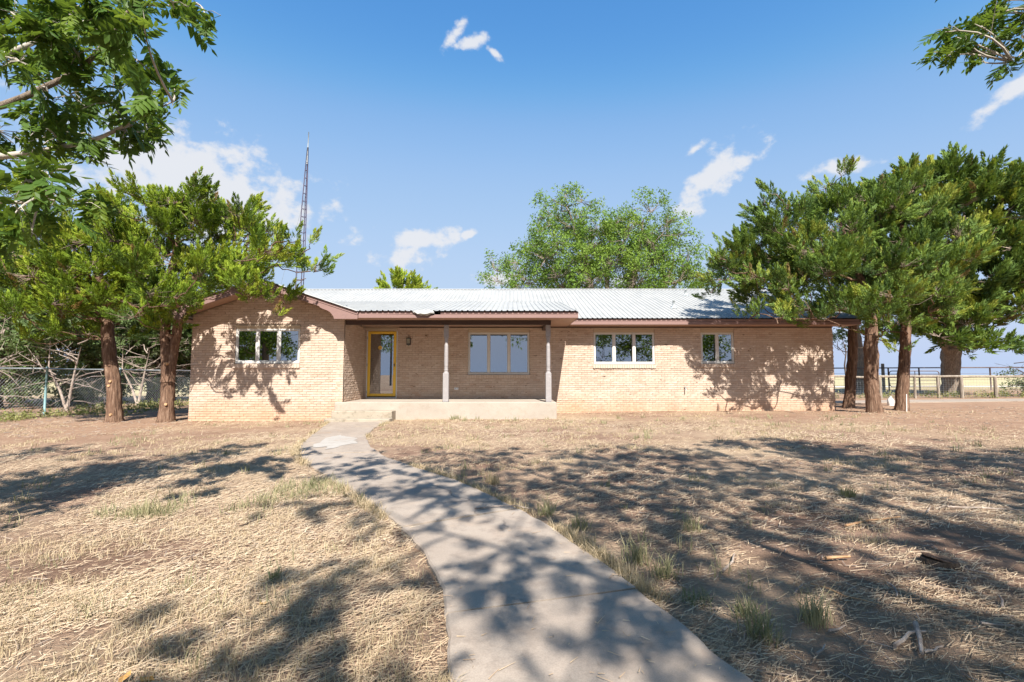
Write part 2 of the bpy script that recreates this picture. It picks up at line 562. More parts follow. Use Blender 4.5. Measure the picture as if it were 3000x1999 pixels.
M = {}
M['brick'] = m_brick()
M['mortar'] = m_simple('mortar', (.32, .245, .18), (.40, .315, .24), 30, .95, spec=.1, bump=.3)
M['roof'] = m_roof()
M['trim'] = m_paint('mauve_trim_paint', (.235, .145, .128), (.14, .095, .08), .4)
M['beam'] = m_paint('dark_beam_paint', (.06, .038, .032), (.12, .08, .06), .15)
M['post'] = m_paint('weathered_post_paint', (.29, .268, .265), (.42, .40, .39), .5)
M['soffit'] = m_paint('soffit_paint', (.34, .22, .16), (.2, .13, .1), .2)
M['frame'] = m_paint('window_frame_paint', (.56, .545, .515), (.4, .38, .34), .35)
M['frame_tan'] = m_paint('window_head_paint', (.45, .36, .26), (.36, .29, .22), .25)
M['alu'] = m_simple('door_aluminium', (.55, .56, .57), (.66, .67, .68), 20, .4, spec=.5)
M['yellow'] = m_paint('yellow_door_paint', (.74, .47, .055), (.6, .4, .1), .15, .4)
M['glass'] = m_glass()
M['door_inner'] = m_simple('dark_inner_door', (.05, .03, .022), (.085, .05, .035), 5, .6, (6, 6, 1))
M['room'] = m_simple('room_plaster', (.30, .28, .25), (.36, .34, .30), 3, .9)
M['roomfloor'] = m_simple('room_floor', (.16, .11, .08), (.22, .16, .11), 5, .8)
M['concrete'] = m_concrete('walk_concrete', (.285, .232, .188), (.395, .33, .27), (.16, .125, .10), .75, .6)
M['porch'] = m_concrete('porch_concrete', (.33, .285, .235), (.43, .375, .315), (.24, .185, .135), .5)
M['moss'] = m_concrete('step_concrete', (.30, .255, .195), (.40, .345, .275), (.08, .07, .042), .95)
M['black'] = m_simple('black_metal', (.035, .033, .03), (.06, .055, .05), 14, .5, spec=.4)
M['lampglass'] = m_simple('smoked_lamp_glass', (.20, .19, .14), (.27, .25, .18), 9, .3, spec=.5)
M['plastic'] = m_simple('grey_plastic', (.42, .44, .47), (.52, .54, .56), 9, .5)
M['white'] = m_simple('white_plastic', (.72, .73, .73), (.8, .8, .79), 9, .5)
M['galv'] = m_simple('galvanised_steel', (.30, .33, .34), (.44, .47, .47), 22, .45, spec=.5, stretch=(1, 1, .3))
M['fence_post'] = m_simple('fence_post_paint', (.16, .28, .29), (.24, .38, .38), 12, .5)
M['tower'] = m_simple('tower_steel', (.06, .05, .085), (.10, .088, .13), 9, .5)
M['rust'] = m_simple('rusty_pipe', (.085, .06, .06), (.17, .12, .10), 9, .7)
M['greywood'] = m_bark('grey_fence_wood', (.17, .14, .11), (.30, .25, .20), (.42, .37, .31), (8, 8, 2), 2.0, .5)
M['redbark'] = m_bark('juniper_bark', (.055, .033, .024), (.20, .12, .08), (.44, .315, .225), (11, 11, 1.5), 2.2)
M['deadwood'] = m_bark('dead_branch_bark', (.20, .15, .12), (.36, .29, .24), (.52, .45, .39), (5, 5, 3), 3, .4)
M['darkbark'] = m_bark('dark_thicket_bark', (.05, .037, .03), (.12, .09, .07), (.22, .17, .13))
M['greybark'] = m_bark('grey_tree_bark', (.13, .10, .08), (.27, .215, .17), (.42, .35, .28))
M['palebark'] = m_bark('pale_twig_bark', (.28, .25, .21), (.42, .38, .33), (.52, .48, .42), (4, 4, 4), 3, .2)
M['cutwood'] = m_simple('cut_wood', (.33, .18, .09), (.46, .29, .16), 16, .85)
M['juniper'] = m_leaf('juniper_foliage', [(0, (.045, .08, .018)), (.3, (.105, .17, .022)), (.6, (.21, .295, .028)), (.93, (.36, .43, .045)), (1, (.24, .13, .055))], .2, .6)
M['juniper2'] = m_leaf('blue_juniper_foliage', [(0, (.035, .068, .022)), (.3, (.09, .15, .03)), (.55, (.18, .26, .038)), (.75, (.17, .26, .08)), (.93, (.34, .40, .05)), (1, (.22, .13, .06))], .18, .6)
M['elm'] = m_leaf('elm_foliage', [(0, (.09, .16, .03)), (.5, (.165, .27, .045)), (1, (.25, .34, .065))], .35, .5)
M['pecan'] = m_leaf('pecan_foliage', [(0, (.035, .075, .016)), (.5, (.065, .13, .022)), (.85, (.11, .18, .028)), (1, (.24, .29, .04))], .42, .5, .2)
M['thicket'] = m_leaf('thicket_foliage', [(0, (.045, .08, .028)), (.5, (.11, .165, .055)), (.8, (.18, .22, .10)), (1, (.24, .26, .16))], .3, .6)
M['weed'] = m_grass('weed_leaves', [(0, (.14, .15, .05)), (.5, (.22, .23, .08)), (1, (.36, .33, .15))])
M['dry'] = m_grass('dry_grass_blades', [(0, (.29, .225, .13)), (.25, (.40, .305, .185)), (.6, (.50, .39, .255)), (1, (.60, .49, .34))])
M['greengrass'] = m_grass('grey_green_grass_blades', [(0, (.15, .165, .085)), (.5, (.28, .26, .145)), (1, (.46, .385, .235))])
M['straw'] = m_grass('straw_stalks', [(0, (.13, .08, .052)), (.3, (.31, .21, .14)), (.65, (.48, .365, .245)), (1, (.60, .50, .375))], .1)
M['ground'] = m_ground()
M['deadleaf'] = m_simple('dead_leaf', (.33, .17, .05), (.46, .28, .09), 20, .8)
M['twigwood'] = m_bark('juniper_twig_bark', (.10, .07, .05), (.20, .15, .115), (.34, .275, .22), (5, 5, 3), 3, .3)

# ------------------------------------------------------------------ the ground
WL = np.array([(-4.84, 13.2), (-4.45, 11.5), (-4.101, 10.096), (-3.689, 8.536), (-3.29, 7.59), (-2.885, 6.831), (-2.343, 6.067), (-1.712, 5.15), (-1.188, 4.405), (-0.822, 3.8), (-0.589, 3.344), (-0.442, 2.958), (-0.353, 2.629), (-0.31, 2.409), (-0.281, 2.19), (-0.242, 1.986), (-.15, 1.0), (-.1, -4.2)])
WR = np.array([(-3.2, 13.2), (-3.169, 11.24), (-2.892, 9.661), (-2.379, 8.205), (-1.81, 7.123), (-1.205, 6.288), (-0.679, 5.628), (-0.198, 4.827), (0.089, 4.296), (0.342, 3.767), (0.503, 3.317), (0.63, 2.965), (0.733, 2.608), (0.807, 2.369), (0.862, 2.155), (0.92, 1.969), (1.1, 1.0), (1.15, -4.2)])


def walk_l(y): return np.interp(y, WL[::-1, 1], WL[::-1, 0])
def walk_r(y): return np.interp(y, WR[::-1, 1], WR[::-1, 0])


def on_walk(x, y, pad=0.0):
    return (x > walk_l(y) - pad) & (x < walk_r(y) + pad) & (y < 13.3)


def in_house(x, y, pad=0.0):
    a = (x > -8.98 - pad) & (x < -4.68 + pad) & (y > 13.48 - pad)
    b = (x > -4.88 - pad) & (x < -3.15 + pad) & (y > 12.58 - pad)
    c = (x > -4.9 - pad) & (x < 1.25 + pad) & (y > 13.4 - pad)
    d = (x > -4.9 - pad) & (x < 10.26 + pad) & (y > 15.38 - pad)
    return (a | b | c | d) & (y < 26.2)


def build_ground():
    xs = np.unique(np.concatenate([-np.geomspace(24, 3000, 26), np.linspace(-24, -7, 36), np.linspace(-7, 7, 100), np.linspace(7, 30, 42), np.geomspace(30, 3000, 26)]).round(4))
    ys = np.unique(np.concatenate([-np.geomspace(8, 3000, 26), np.linspace(-8, 1.5, 30), np.linspace(1.5, 10, 80), np.linspace(10, 34, 50), np.geomspace(34, 4000, 30)]).round(4))
    X, Y = np.meshgrid(xs, ys)
    Z = gz(X, Y)
    flat = np.clip((np.maximum(np.abs(X), np.abs(Y)) - 40) / 60, 0, 1)
    Z = Z * (1 - flat) + flat * 0.009 * np.clip(X, -25, 30)
    # cut the soil down a little under slabs and the house floor
    Zc = 0.009 * np.clip(X, -25, 30) - 0.03
    Z = np.where(on_walk(X, Y, -.03), np.minimum(Z, Zc), Z)
    nx = len(xs)
    i = np.arange(len(ys) - 1)[:, None] * nx + np.arange(nx - 1)[None, :]
    F = np.stack([i, i + 1, i + nx + 1, i + nx], -1).reshape(-1, 4)
    me = mesh_np('ground', np.stack([X, Y, Z], -1).reshape(-1, 3), [F], smooth=True)
    tag(link('ground', me, M['ground']), kind='structure')


build_ground()

# the curving concrete walk: a bed with one slab after another
def build_walk():
    bed = MB()
    ys = np.linspace(13.1, -4, 60)
    V = []
    for y in ys:
        V += [(walk_l(y) + .03, y, 0.009 * walk_l(y) - .045), (walk_r(y) - .03, y, 0.009 * walk_r(y) - .045)]
    bed.add(V, [(2 * i, 2 * i + 2, 2 * i + 3, 2 * i + 1) for i in range(59)])
    b = tag(bed.build('walkway', M['ground']), kind='structure')
    LY = [13.05, 11.5, 9.5, 7.5, 5.45, 3.85, 2.48, 1.1, -.4, -2, -4]
    RY = [13.05, 11.6, 9.8, 7.6, 5.6, 4.35, 2.75, 1.35, -.2, -1.9, -4]
    r2 = random.Random(5)
    for i in range(10):
        g = .006
        n = 14
        V = []
        dz = r2.uniform(-.006, .006); tx = r2.uniform(-.004, .004)
        for k in range(n + 1):
            t = k / n
            ly = LY[i] - g + (LY[i + 1] - LY[i] + 2 * g) * t
            ry = RY[i] - g + (RY[i + 1] - RY[i] + 2 * g) * t
            lx, rx = float(walk_l(ly)), float(walk_r(ry))
            lx += r2.uniform(-.012, .012); rx += r2.uniform(-.012, .012)
            zl = .009 * lx + .03 + dz - tx; zr = .009 * rx + .03 + dz + tx
            dx, dy = rx - lx, ry - ly
            ln = math.hypot(dx, dy); dx /= ln; dy /= ln
            bv = .012
            V += [(lx, ly, zl - .1), (lx, ly, zl - bv), (lx + dx * bv, ly + dy * bv, zl)]
            for m in range(1, 5):
                tt = m / 5
                V.append((lx + (rx - lx) * tt, ly + (ry - ly) * tt, zl + (zr - zl) * tt + r2.uniform(-.0015, .0015)))
            V += [(rx - dx * bv, ry - dy * bv, zr), (rx, ry, zr - bv), (rx, ry, zr - .1)]
        w = 10
        F = []
        for k in range(n):
            for m in range(w - 1):
                F.append((k * w + m, (k + 1) * w + m, (k + 1) * w + m + 1, k * w + m + 1))
        F.append(tuple(range(w)))
        F.append(tuple(n * w + m for m in range(w - 1, -1, -1)))
        mb = MB(); mb.add(V, F)
        mb.build('slab', M['concrete'], b)
    # pale spill of cement on the walk near the steps
    pts = [(-3.262, 8.05), (-3.45, 8.7), (-3.52, 9.3), (-3.42, 9.75), (-3.2, 9.5), (-2.98, 9.3), (-2.8, 8.8), (-2.72, 8.55), (-2.86, 8.2), (-2.98, 7.9), (-3.08, 8.2)]
    rr = random.Random(8)
    V, F = [], []
    ring = []
    for i in range(len(pts)):
        a, c = pts[i], pts[(i + 1) % len(pts)]
        for t in (0, .33, .66):
            ring.append((a[0] + (c[0] - a[0]) * t + rr.uniform(-.05, .05), a[1] + (c[1] - a[1]) * t + rr.uniform(-.05, .05)))
    V = [(-3.12, 8.8, .009 * -3.12 + .0405)] + [(x, y, .009 * x + .0375) for x, y in ring]
    F = [(0, 1 + (i + 1) % len(ring), 1 + i) for i in range(len(ring))]
    s = MB(); s.add(V, F)
    s.build('cement_spill', m_concrete('cement_spill', (.36, .325, .285), (.43, .395, .355), (.28, .24, .2), .8), b)


build_walk()

# side drive beyond the right-hand trees
def build_drive():
    V, F = [], []
    n = 30
    for k in range(n):
        x = 11.6 + k * .95
        z = .009 * min(x, 30)
        y0 = 18.4 + .04 * (x - 11) + random.uniform(-.04, .04); y1 = y0 + 1.5
        V += [(x, y0, z - .1), (x, y0, z + .03), (x, y1, z + .03), (x, y1, z - .1)]
    for k in range(n - 1):
        for m in range(3):
            F.append((k * 4 + m, k * 4 + 4 + m, k * 4 + 5 + m, k * 4 + 1 + m))
    mb = MB(); mb.add(V, F)
    tag(mb.build('drive_strip', M['concrete']), kind='structure')


build_drive()

# ------------------------------------------------------------------ the house
WX0, WX1, WY = -8.96, -4.70, 13.5          # wing: left corner, right corner, front face
MX1, MY = 10.245, 15.4                     # main block: right corner, front face
RIDGE_X = -6.83                            # wing ridge
SLOPE = 0.333
MAIN_EAVE_Y, MAIN_EAVE_Z, RIDGE_Y = 14.75, 2.937, 20.5
RIDGE_Z = MAIN_EAVE_Z + SLOPE * (RIDGE_Y - MAIN_EAVE_Y)
PORCH_Y, PORCH_Z, PORCH_P = 12.9, 2.918, 0.205
WING_TOP = 3.801
BACK_Y = 25.7
house = empty('ranch_house', (0, MY, 0), 'long low tan brick house with white metal roof and yellow front door', 'house')


def wing_z(x): return WING_TOP - SLOPE * abs(x - RIDGE_X)
def main_z(y): return MAIN_EAVE_Z + SLOPE * (y - MAIN_EAVE_Y)
def porch_z(y): return PORCH_Z + PORCH_P * (y - PORCH_Y)


COURSE, BL, BH = .0677, .2032, .0575


def brick_mesh(L, H, T=.07, r=None, rough=.010):
    """front-rough brick; local: x along, y outward(-), z up; origin at lower left front"""
    r = r or random
    nx = 4 if L > .12 else 3
    V = []
    xs = [L * i / (nx - 1) for i in range(nx)]
    for z, s in ((0, -1), (H, 1)):
        for i, x in enumerate(xs):
            e = 0 if 0 < i < nx - 1 else .004
            V.append((x + (0 if e else r.uniform(-.01, .01)), -r.uniform(.0, rough) + e * .7, z + r.uniform(-.003, .0025)))
    for z in (0, H):
        for x in (0, L):
            V.append((x, T, z))
    o = nx
    F = [(i, i + 1, o + i + 1, o + i) for i in range(nx - 1)]
    b0 = 2 * nx
    F.append(tuple([o + i for i in range(nx)] + [b0 + 3, b0 + 2]))          # top
    F.append(tuple([i for i in range(nx - 1, -1, -1)] + [b0, b0 + 1]))      # bottom
    F.append((0, o, b0 + 2, b0)); F.append((nx - 1, b0 + 1, b0 + 3, o + nx - 1))
    # bulge of the split face
    return V, F


class BrickSet:
    def __init__(s):
        s.mb = MB()
        s.single = []


def lay_bricks(org, U, Nn, length, z0, z1, holes, bs, rr, top=None, single=None):
    """org on the nominal face; U along, Nn outward"""
    org, U, Nn = np.array(org, float), np.array(U, float), np.array(Nn, float)
    nrow = int((z1 - z0) / COURSE) + 1
    for row in range(nrow):
        z = z0 + row * COURSE
        if z + BH > z1 + .002: break
        u = -BL * (.5 if row % 2 else 0.0) + rr.uniform(-.008, .008)
        while u < length:
            segs = [(max(u, 0), min(u + BL - .005, length))]
            for (h0, h1, hz0, hz1) in holes:
                if z + BH > hz0 + .004 and z < hz1 - .004:
                    ns = []
                    for a, b in segs:
                        if b <= h0 or a >= h1: ns.append((a, b))
                        else:
                            if a < h0: ns.append((a, h0 - .004))
                            if b > h1: ns.append((h1 + .004, b))
                    segs = ns
            for a, b in segs:
                if b - a < .025: continue
                if top is not None and z + BH > top(org[0] + U[0] * (a + b) / 2): continue
                full = abs((b - a) - (BL - .005)) < .002
                p = org + U * a + V3(0, 0, z) + Nn * rr.uniform(-.003, .004)
                if single is not None and full and single(p):
                    bs.single.append(p)
                    continue
                V, F = brick_mesh(b - a, BH, .07, rr)
                W = [p + U * x + Nn * (-y) + V3(0, 0, zz) for x, y, zz in V]
                bs.mb.add(W, F, rr.random())
            u += BL
    return bs


def wall_back(mb, org, U, Nn, length, z0, z1, holes, rec=.017, thick=.2):
    """mortar-coloured backing with openings and reveals"""
    org, U, Nn = np.array(org, float), np.array(U, float), np.array(Nn, float)
    us = sorted(set([0, length] + [h for a in holes for h in a[:2]]))
    zs = sorted(set([z0, z1] + [h for a in holes for h in a[2:]]))
    def inside(u, z): return any(h[0] < u < h[1] and h[2] < z < h[3] for h in holes)
    def pt(u, z, d): return org + U * u + V3(0, 0, z) - Nn * d
    for i in range(len(us) - 1):
        for j in range(len(zs) - 1):
            if inside((us[i] + us[i + 1]) / 2, (zs[j] + zs[j + 1]) / 2): continue
            a, b, c, d = us[i], us[i + 1], zs[j], zs[j + 1]
            mb.add([pt(a, c, rec), pt(b, c, rec), pt(b, d, rec), pt(a, d, rec)], [(0, 1, 2, 3)])
            mb.add([pt(a, c, thick), pt(b, c, thick), pt(b, d, thick), pt(a, d, thick)], [(3, 2, 1, 0)])
    for (a, b, c, d) in holes:
        for (p, q) in (((a, c), (b, c)), ((b, c), (b, d)), ((b, d), (a, d)), ((a, d), (a, c))):
            mb.add([pt(p[0], p[1], rec), pt(q[0], q[1], rec), pt(q[0], q[1], thick), pt(p[0], p[1], thick)], [(0, 1, 2, 3)])
    for u in (0, length):
        mb.add([pt(u, z0, rec), pt(u, z1, rec), pt(u, z1, thick), pt(u, z0, thick)], [(0, 1, 2, 3)])


# openings: x0, x1, z0, z1
W_WING = (-7.74, -5.935, 1.515, 2.594)
W_BIG = (-1.40, .557, 1.205, 2.706)
W_THREE = (2.606, 4.552, 1.53, 2.706)
W_TWO = (6.03, 7.084, 1.557, 2.706)
DOOR = (-4.64, -3.655, .456, 2.70)
SOFFIT = 2.742


def gable_top(x):
    return 3.60 - SLOPE * abs(x - RIDGE_X)


def build_walls():
    rr = random.Random(11)
    # wing front
    w = MB()
    hw = [(W_WING[0] - WX0, W_WING[1] - WX0, W_WING[2], W_WING[3])]
    wall_back(w, (WX0, WY, 0), (1, 0, 0), (0, -1, 0), WX1 - WX0, -.25, 2.72, hw)
    w.prism([(WX0, 2.721), (WX1, 2.721), (WX1, gable_top(WX1) + .0), (RIDGE_X, 3.61), (WX0, gable_top(WX0))], WY + .011, WY + .2)
    wing = w.build('wing_wall', M['mortar'], house)
    bs = BrickSet()
    lay_bricks((WX0, WY, 0), (1, 0, 0), (0, -1, 0), WX1 - WX0, -.14, 3.62, hw, bs, rr, top=gable_top,
               single=lambda p: p[0] > -5.95 and p[0] < -4.9 and .05 < p[2] < 2.55 or (p[0] > -6.9 and p[0] < -4.9 and -.1 < p[2] < 1.42))
    so = bs.mb.build('bricks', M['brick'], wing, attr=True)
    so['kind'] = 'stuff'
    # the bricks that show largest are single pieces
    variants = []
    rv = random.Random(3)
    for k in range(14):
        V, F = brick_mesh(BL - .005, BH, .07, rv)
        f = {}
        for q in F: f.setdefault(len(q), []).append(q)
        variants.append(mesh_np('brick', np.array(V), [np.array(x) for x in f.values()], np.full(len(V), rv.random())))
    org = origin_of(wing)
    left = bs.single
    for k, p in enumerate(left):
        if k >= 300: break
        o = link('brick', variants[rv.randrange(14)], M['brick'], wing)
        o.location = Vector(p - org)
    if len(left) > 300:
        mb = MB()
        for p in left[300:]:
            V, F = brick_mesh(BL - .005, BH, .07, rv)
            mb.add([p + V3(*v) for v in V], F, rv.random())
        mb.build('bricks', M['brick'], wing, attr=True)['kind'] = 'stuff'
    # return wall of the wing beside the door
    w = MB()
    wall_back(w, (WX1, WY, 0), (0, 1, 0), (1, 0, 0), MY - WY, -.2, SOFFIT, [])
    ret = w.build('return_wall', M['mortar'], house)
    bs = BrickSet()
    lay_bricks((WX1, WY + .075, 0), (0, 1, 0), (1, 0, 0), MY - WY - .08, -.14, SOFFIT, [], bs, rr)
    bs.mb.build('bricks', M['brick'], ret, attr=True)['kind'] = 'stuff'
    # main front
    w = MB()
    hm = [(a - WX1, b - WX1, c, d) for (a, b, c, d) in (W_BIG, W_THREE, W_TWO, DOOR)]
    wall_back(w, (WX1, MY, 0), (1, 0, 0), (0, -1, 0), MX1 - WX1, -.2, SOFFIT, hm)
    mw = w.build('front_wall', M['mortar'], house)
    bs = BrickSet()
    lay_bricks((WX1, MY, 0), (1, 0, 0), (0, -1, 0), MX1 - WX1, -.14, SOFFIT, hm, bs, rr)
    bs.mb.build('bricks', M['brick'], mw, attr=True)['kind'] = 'stuff'
    # right end wall with gable, left end, back
    w = MB()
    w.prism_x([(MY + .2, -.2), (BACK_Y - .2, -.2), (BACK_Y - .2, 2.74), (RIDGE_Y, 4.62), (MY + .2, 2.93)], MX1 - .2, MX1 - .011)
    ew = w.build('end_wall', M['mortar'], house)
    bs = BrickSet()
    lay_bricks((MX1, MY + .075, 0), (0, 1, 0), (1, 0, 0), BACK_Y - MY - .1, -.14, SOFFIT, [], bs, rr)
    bs.mb.build('bricks', M['brick'], ew, attr=True)['kind'] = 'stuff'
    w = MB()
    w.prism_x([(WY + .2, -.25), (BACK_Y - .2, -.25), (BACK_Y - .2, 2.74), (RIDGE_Y, 4.6), (15.5, 2.9), (WY + .2, 2.75)], WX0 + .011, WX0 + .2)
    lw = w.build('end_wall', M['mortar'], house)
    bs = BrickSet()
    lay_bricks((WX0, BACK_Y - .1, 0), (0, -1, 0), (-1, 0, 0), BACK_Y - WY - .175, -.14, 2.7, [], bs, rr)
    bs.mb.build('bricks', M['brick'], lw, attr=True)['kind'] = 'stuff'
    w = MB()
    w.box(WX0 + .2, MX1 - .2, BACK_Y - .2, BACK_Y, -.25, 2.74)
    w.build('back_wall', M['mortar'], house)
    # rooms behind the glass
    r = MB()
    r.box(WX0 + .21, MX1 - .21, 19.0, 19.1, .44, 2.70)
    r.box(-4.80, -4.70, MY + .22, 18.99, .44, 2.70)
    r.box(1.4, 1.5, MY + .22, 18.99, .44, 2.70)
    r.box(5.3, 5.4, MY + .22, 18.99, .44, 2.70)
    r.build('room_partitions', M['room'], house)
    r = MB(); r.box(WX0 + .21, WX1 - .21, WY + .21, 19.0, 2.705, 2.72); r.box(WX1 + .001, MX1 - .21, MY + .21, 19.0, 2.705, 2.72)
    r.build('room_ceiling', M['room'], house)
    r = MB(); r.box(WX0 + .21, WX1 - .21, WY + .21, 19.0, .40, .438); r.box(WX1 + .001, MX1 - .21, MY + .21, 19.0, .40, .438)
    r.build('room_floor', M['roomfloor'], house)


build_walls()


def window(o, Y, panes, sill=True, head=.15):
    x0, x1, z0, z1 = o
    fz1 = z1 - head
    c = .05; m = .075
    f = MB()
    y0, y1 = Y + .012, Y + .075
    f.bbox(x0 + .004, x1 - .004, y0 - .006, y1, z0 + .004, z0 + c + .02)                 # bottom rail
    f.bbox(x0 + .004, x0 + c, y0, y1, z0 + c + .021, fz1 - .001)
    f.bbox(x1 - c, x1 - .004, y0, y1, z0 + c + .021, fz1 - .001)
    f.bbox(x0 + c + .001, x1 - c - .001, y0 + .002, y1, fz1 - .045, fz1 - .001)
    win = f.build('window', M['frame'], house)
    h = MB()
    h.bbox(x0 + .004, x1 - .004, y0 - .004, y1, fz1, z1 - .05)
    h.bbox(x0 - .0, x1 + .0, y0 - .03, y1, z1 - .049, z1 - .002)
    h.build('head_board', M['frame_tan'], win)
    iw = (x1 - x0 - 2 * c)
    pw = (iw - (panes - 1) * m) / panes
    for k in range(panes):
        a = x0 + c + k * (pw + m)
        if k:
            mu = MB(); mu.bbox(a - m, a, y0 + .003, y1, z0 + c + .021, fz1 - .046)
            mu.build('mullion', M['frame'], win)
        s = MB()
        e = .016
        s.box(a + .001, a + e, y0 + .02, y1 - .002, z0 + c + .022, fz1 - .047); s.box(a + pw - e, a + pw - .001, y0 + .02, y1 - .002, z0 + c + .022, fz1 - .047)
        s.box(a + e, a + pw - e, y0 + .02, y1 - .002, z0 + c + .022, z0 + c + .04); s.box(a + e, a + pw - e, y0 + .02, y1 - .002, fz1 - .062, fz1 - .047)
        s.build('sash', M['frame'], win)
        g = MB(); g.box(a + e + .001, a + pw - e - .001, y0 + .038, y0 + .044, z0 + c + .041, fz1 - .063)
        g.build('pane', M['glass'], win)
    if sill:
        rr = random.Random(int(x0 * 100))
        base = MB(); base.box(x0 - .02, x1 + .02, Y - .028, Y + .05, z0 - .10, z0 - .004)
        sl = base.build('brick_sill', M['mortar'], house)
        n = int(round((x1 - x0 + .06) / .0775))
        step = (x1 - x0 + .06) / n
        og = origin_of(sl)
        vs = []
        for q in range(6):
            V = []
            w, hh, dp = step - .009, .108, .05
            jz = [rr.uniform(-.012, .004) for _ in range(2)]
            V = [(0, 0, jz[0]), (w, rr.uniform(-.006, .006), jz[1]), (w, rr.uniform(-.004, .008), hh), (0, 0, hh), (0, dp, 0), (w, dp, 0), (w, dp, hh), (0, dp, hh)]
            vs.append(mesh_np('brick', np.array(V), [np.array([(0, 1, 2, 3), (3, 2, 6, 7), (4, 0, 3, 7), (1, 5, 6, 2), (1, 0, 4, 5)])], np.full(8, rr.uniform(.3, .9))))
        for k in range(n):
            b = link('brick', vs[rr.randrange(6)], M['brick'], sl)
            b.location = Vector(V3(x0 - .03 + k * step, Y - .045, z0 - .112) - og)
    return win


window(W_WING, WY, 3, head=.10)
window(W_BIG, MY, 3)
window(W_THREE, MY, 3)
window(W_TWO, MY, 2)


def build_door():
    x0, x1, z0, z1 = DOOR
    f = MB()
    y0 = MY + .01
    f.bbox(x0, x0 + .035, y0, y0 + .12, z0 + .036, 2.60); f.bbox(x1 - .035, x1, y0, y0 + .12, z0 + .036, 2.60)
    f.bbox(x0, x1, y0, y0 + .12, z0, z0 + .035)
    d = f.build('door', M['alu'], house)
    h = MB(); h.bbox(x0, x1, y0 - .006, y0 + .12, 2.601, z1 - .004); h.build('head_board', M['frame_tan'], d)
    dx0, dx1, dz0, dz1 = x0 + .038, x1 - .038, z0 + .07, 2.592
    y1 = y0 - .012
    s = MB()
    st = .088
    s.bbox(dx0, dx0 + st, y1, y1 + .035, dz0, dz1, .01); s.bbox(dx1 - st, dx1, y1, y1 + .035, dz0, dz1, .01)
    s.bbox(dx0 + st + .001, dx1 - st - .001, y1 + .001, y1 + .035, dz1 - .085, dz1 - .001, .01)
    s.bbox(dx0 + st + .001, dx1 - st - .001, y1 + .001, y1 + .035, dz0 + .001, dz0 + .085, .01)
    s.build('storm_door', M['yellow'], d)
    k = MB(); k.box(dx0, dx1, y1 + .008, y1 + .03, z0 + .037, dz0 - .002); k.build('sweep', M['black'], d)
    g = MB(); g.box(dx0 + st + .002, dx1 - st - .002, y1 + .016, y1 + .021, dz0 + .087, dz1 - .087); g.build('pane', M['glass'], d)
    i = MB(); i.box(x0 + .04, x1 - .04, y0 + .105, y0 + .145, z0 + .04, 2.6); i.build('inner_door', M['door_inner'], d)
    # hinges, handle, round sticker
    for z in (.66, 1.52, 2.38):
        q = MB(); q.bbox(dx0 - .022, dx0 + .012, y1 - .012, y1 - .001, z - .045, z + .045, .003); q.build('hinge', M['galv'], d)
    q = MB(); q.bbox(dx1 - .055, dx1 - .035, y1 - .03, y1 - .001, 1.47, 1.55, .004); q.tube([(dx1 - .045, y1 - .03, 1.5), (dx1 - .045, y1 - .055, 1.5), (dx1 - .045, y1 - .06, 1.57)], .008, 8)
    q.build('handle', M['black'], d)
    q = MB()
    q.tube([(dx1 + .012, y1 - .004, 1.60), (dx1 + .018, y1 - .03, 1.64), (dx1 + .018, y1 - .03, 1.74), (dx1 + .012, y1 - .004, 1.78)], .006, 6); q.build('latch_pull', M['galv'], d)
    cx, cz, r = dx0 + st + .31, 2.07, .062
    q = MB(); ring = [(cx + r * math.cos(t * math.pi / 14), cz + r * math.sin(t * math.pi / 14)) for t in range(28)]
    q.prism(ring, y1 + .012, y1 + .0145); q.build('sticker', M['yellow'], d)
    q = MB()
    for k, hh in ((-1, .030), (0, .04), (1, .030)):
        q.box(cx + k * .022 - .006, cx + k * .022 + .006, y1 + .0095, y1 + .0115, cz - hh, cz + hh)
    q.build('sticker_print', M['cutwood'], d)


build_door()


def roof_panels(parent, u0, u1, lo, hi, pt, start_full=True):
    """rib-metal sheets; lo/hi give the along-slope range at across coordinate u; pt(u,w)->(x,y,z)"""
    W = .9144
    n = int(math.ceil((u1 - u0) / W - 1e-6))
    og = origin_of(parent)
    for k in range(n):
        a = u0 + k * W; b = min(a + W, u1)
        us = [a]; hs = [0]
        j = 0
        while True:
            c = a + .0762 + .1524 * j
            if c + .03 > b: break
            us += [c - .027, c - .013, c + .013, c + .027]; hs += [0, .021, .021, 0]
            j += 1
        us.append(b); hs.append(0)
        V = []
        for u, h in zip(us, hs):
            l_, h_ = lo(u), hi(u)
            if h_ < l_ + .01: h_ = l_ + .01
            for t in (0, .25, .5, .75, 1):
                p = pt(u, l_ + (h_ - l_) * t)
                V.append((p[0] - og[0], p[1] - og[1], p[2] + h + (k % 2) * .0025 - og[2] + .0008 * math.sin(u * 5 + t * 9)))
        m = 5
        F = [(i * m + q, (i + 1) * m + q, (i + 1) * m + q + 1, i * m + q + 1) for i in range(len(us) - 1) for q in range(m - 1)]
        link('roof_panel', mesh_np('roof_panel', np.array(V), [np.array(F)]), M['roof'], parent)


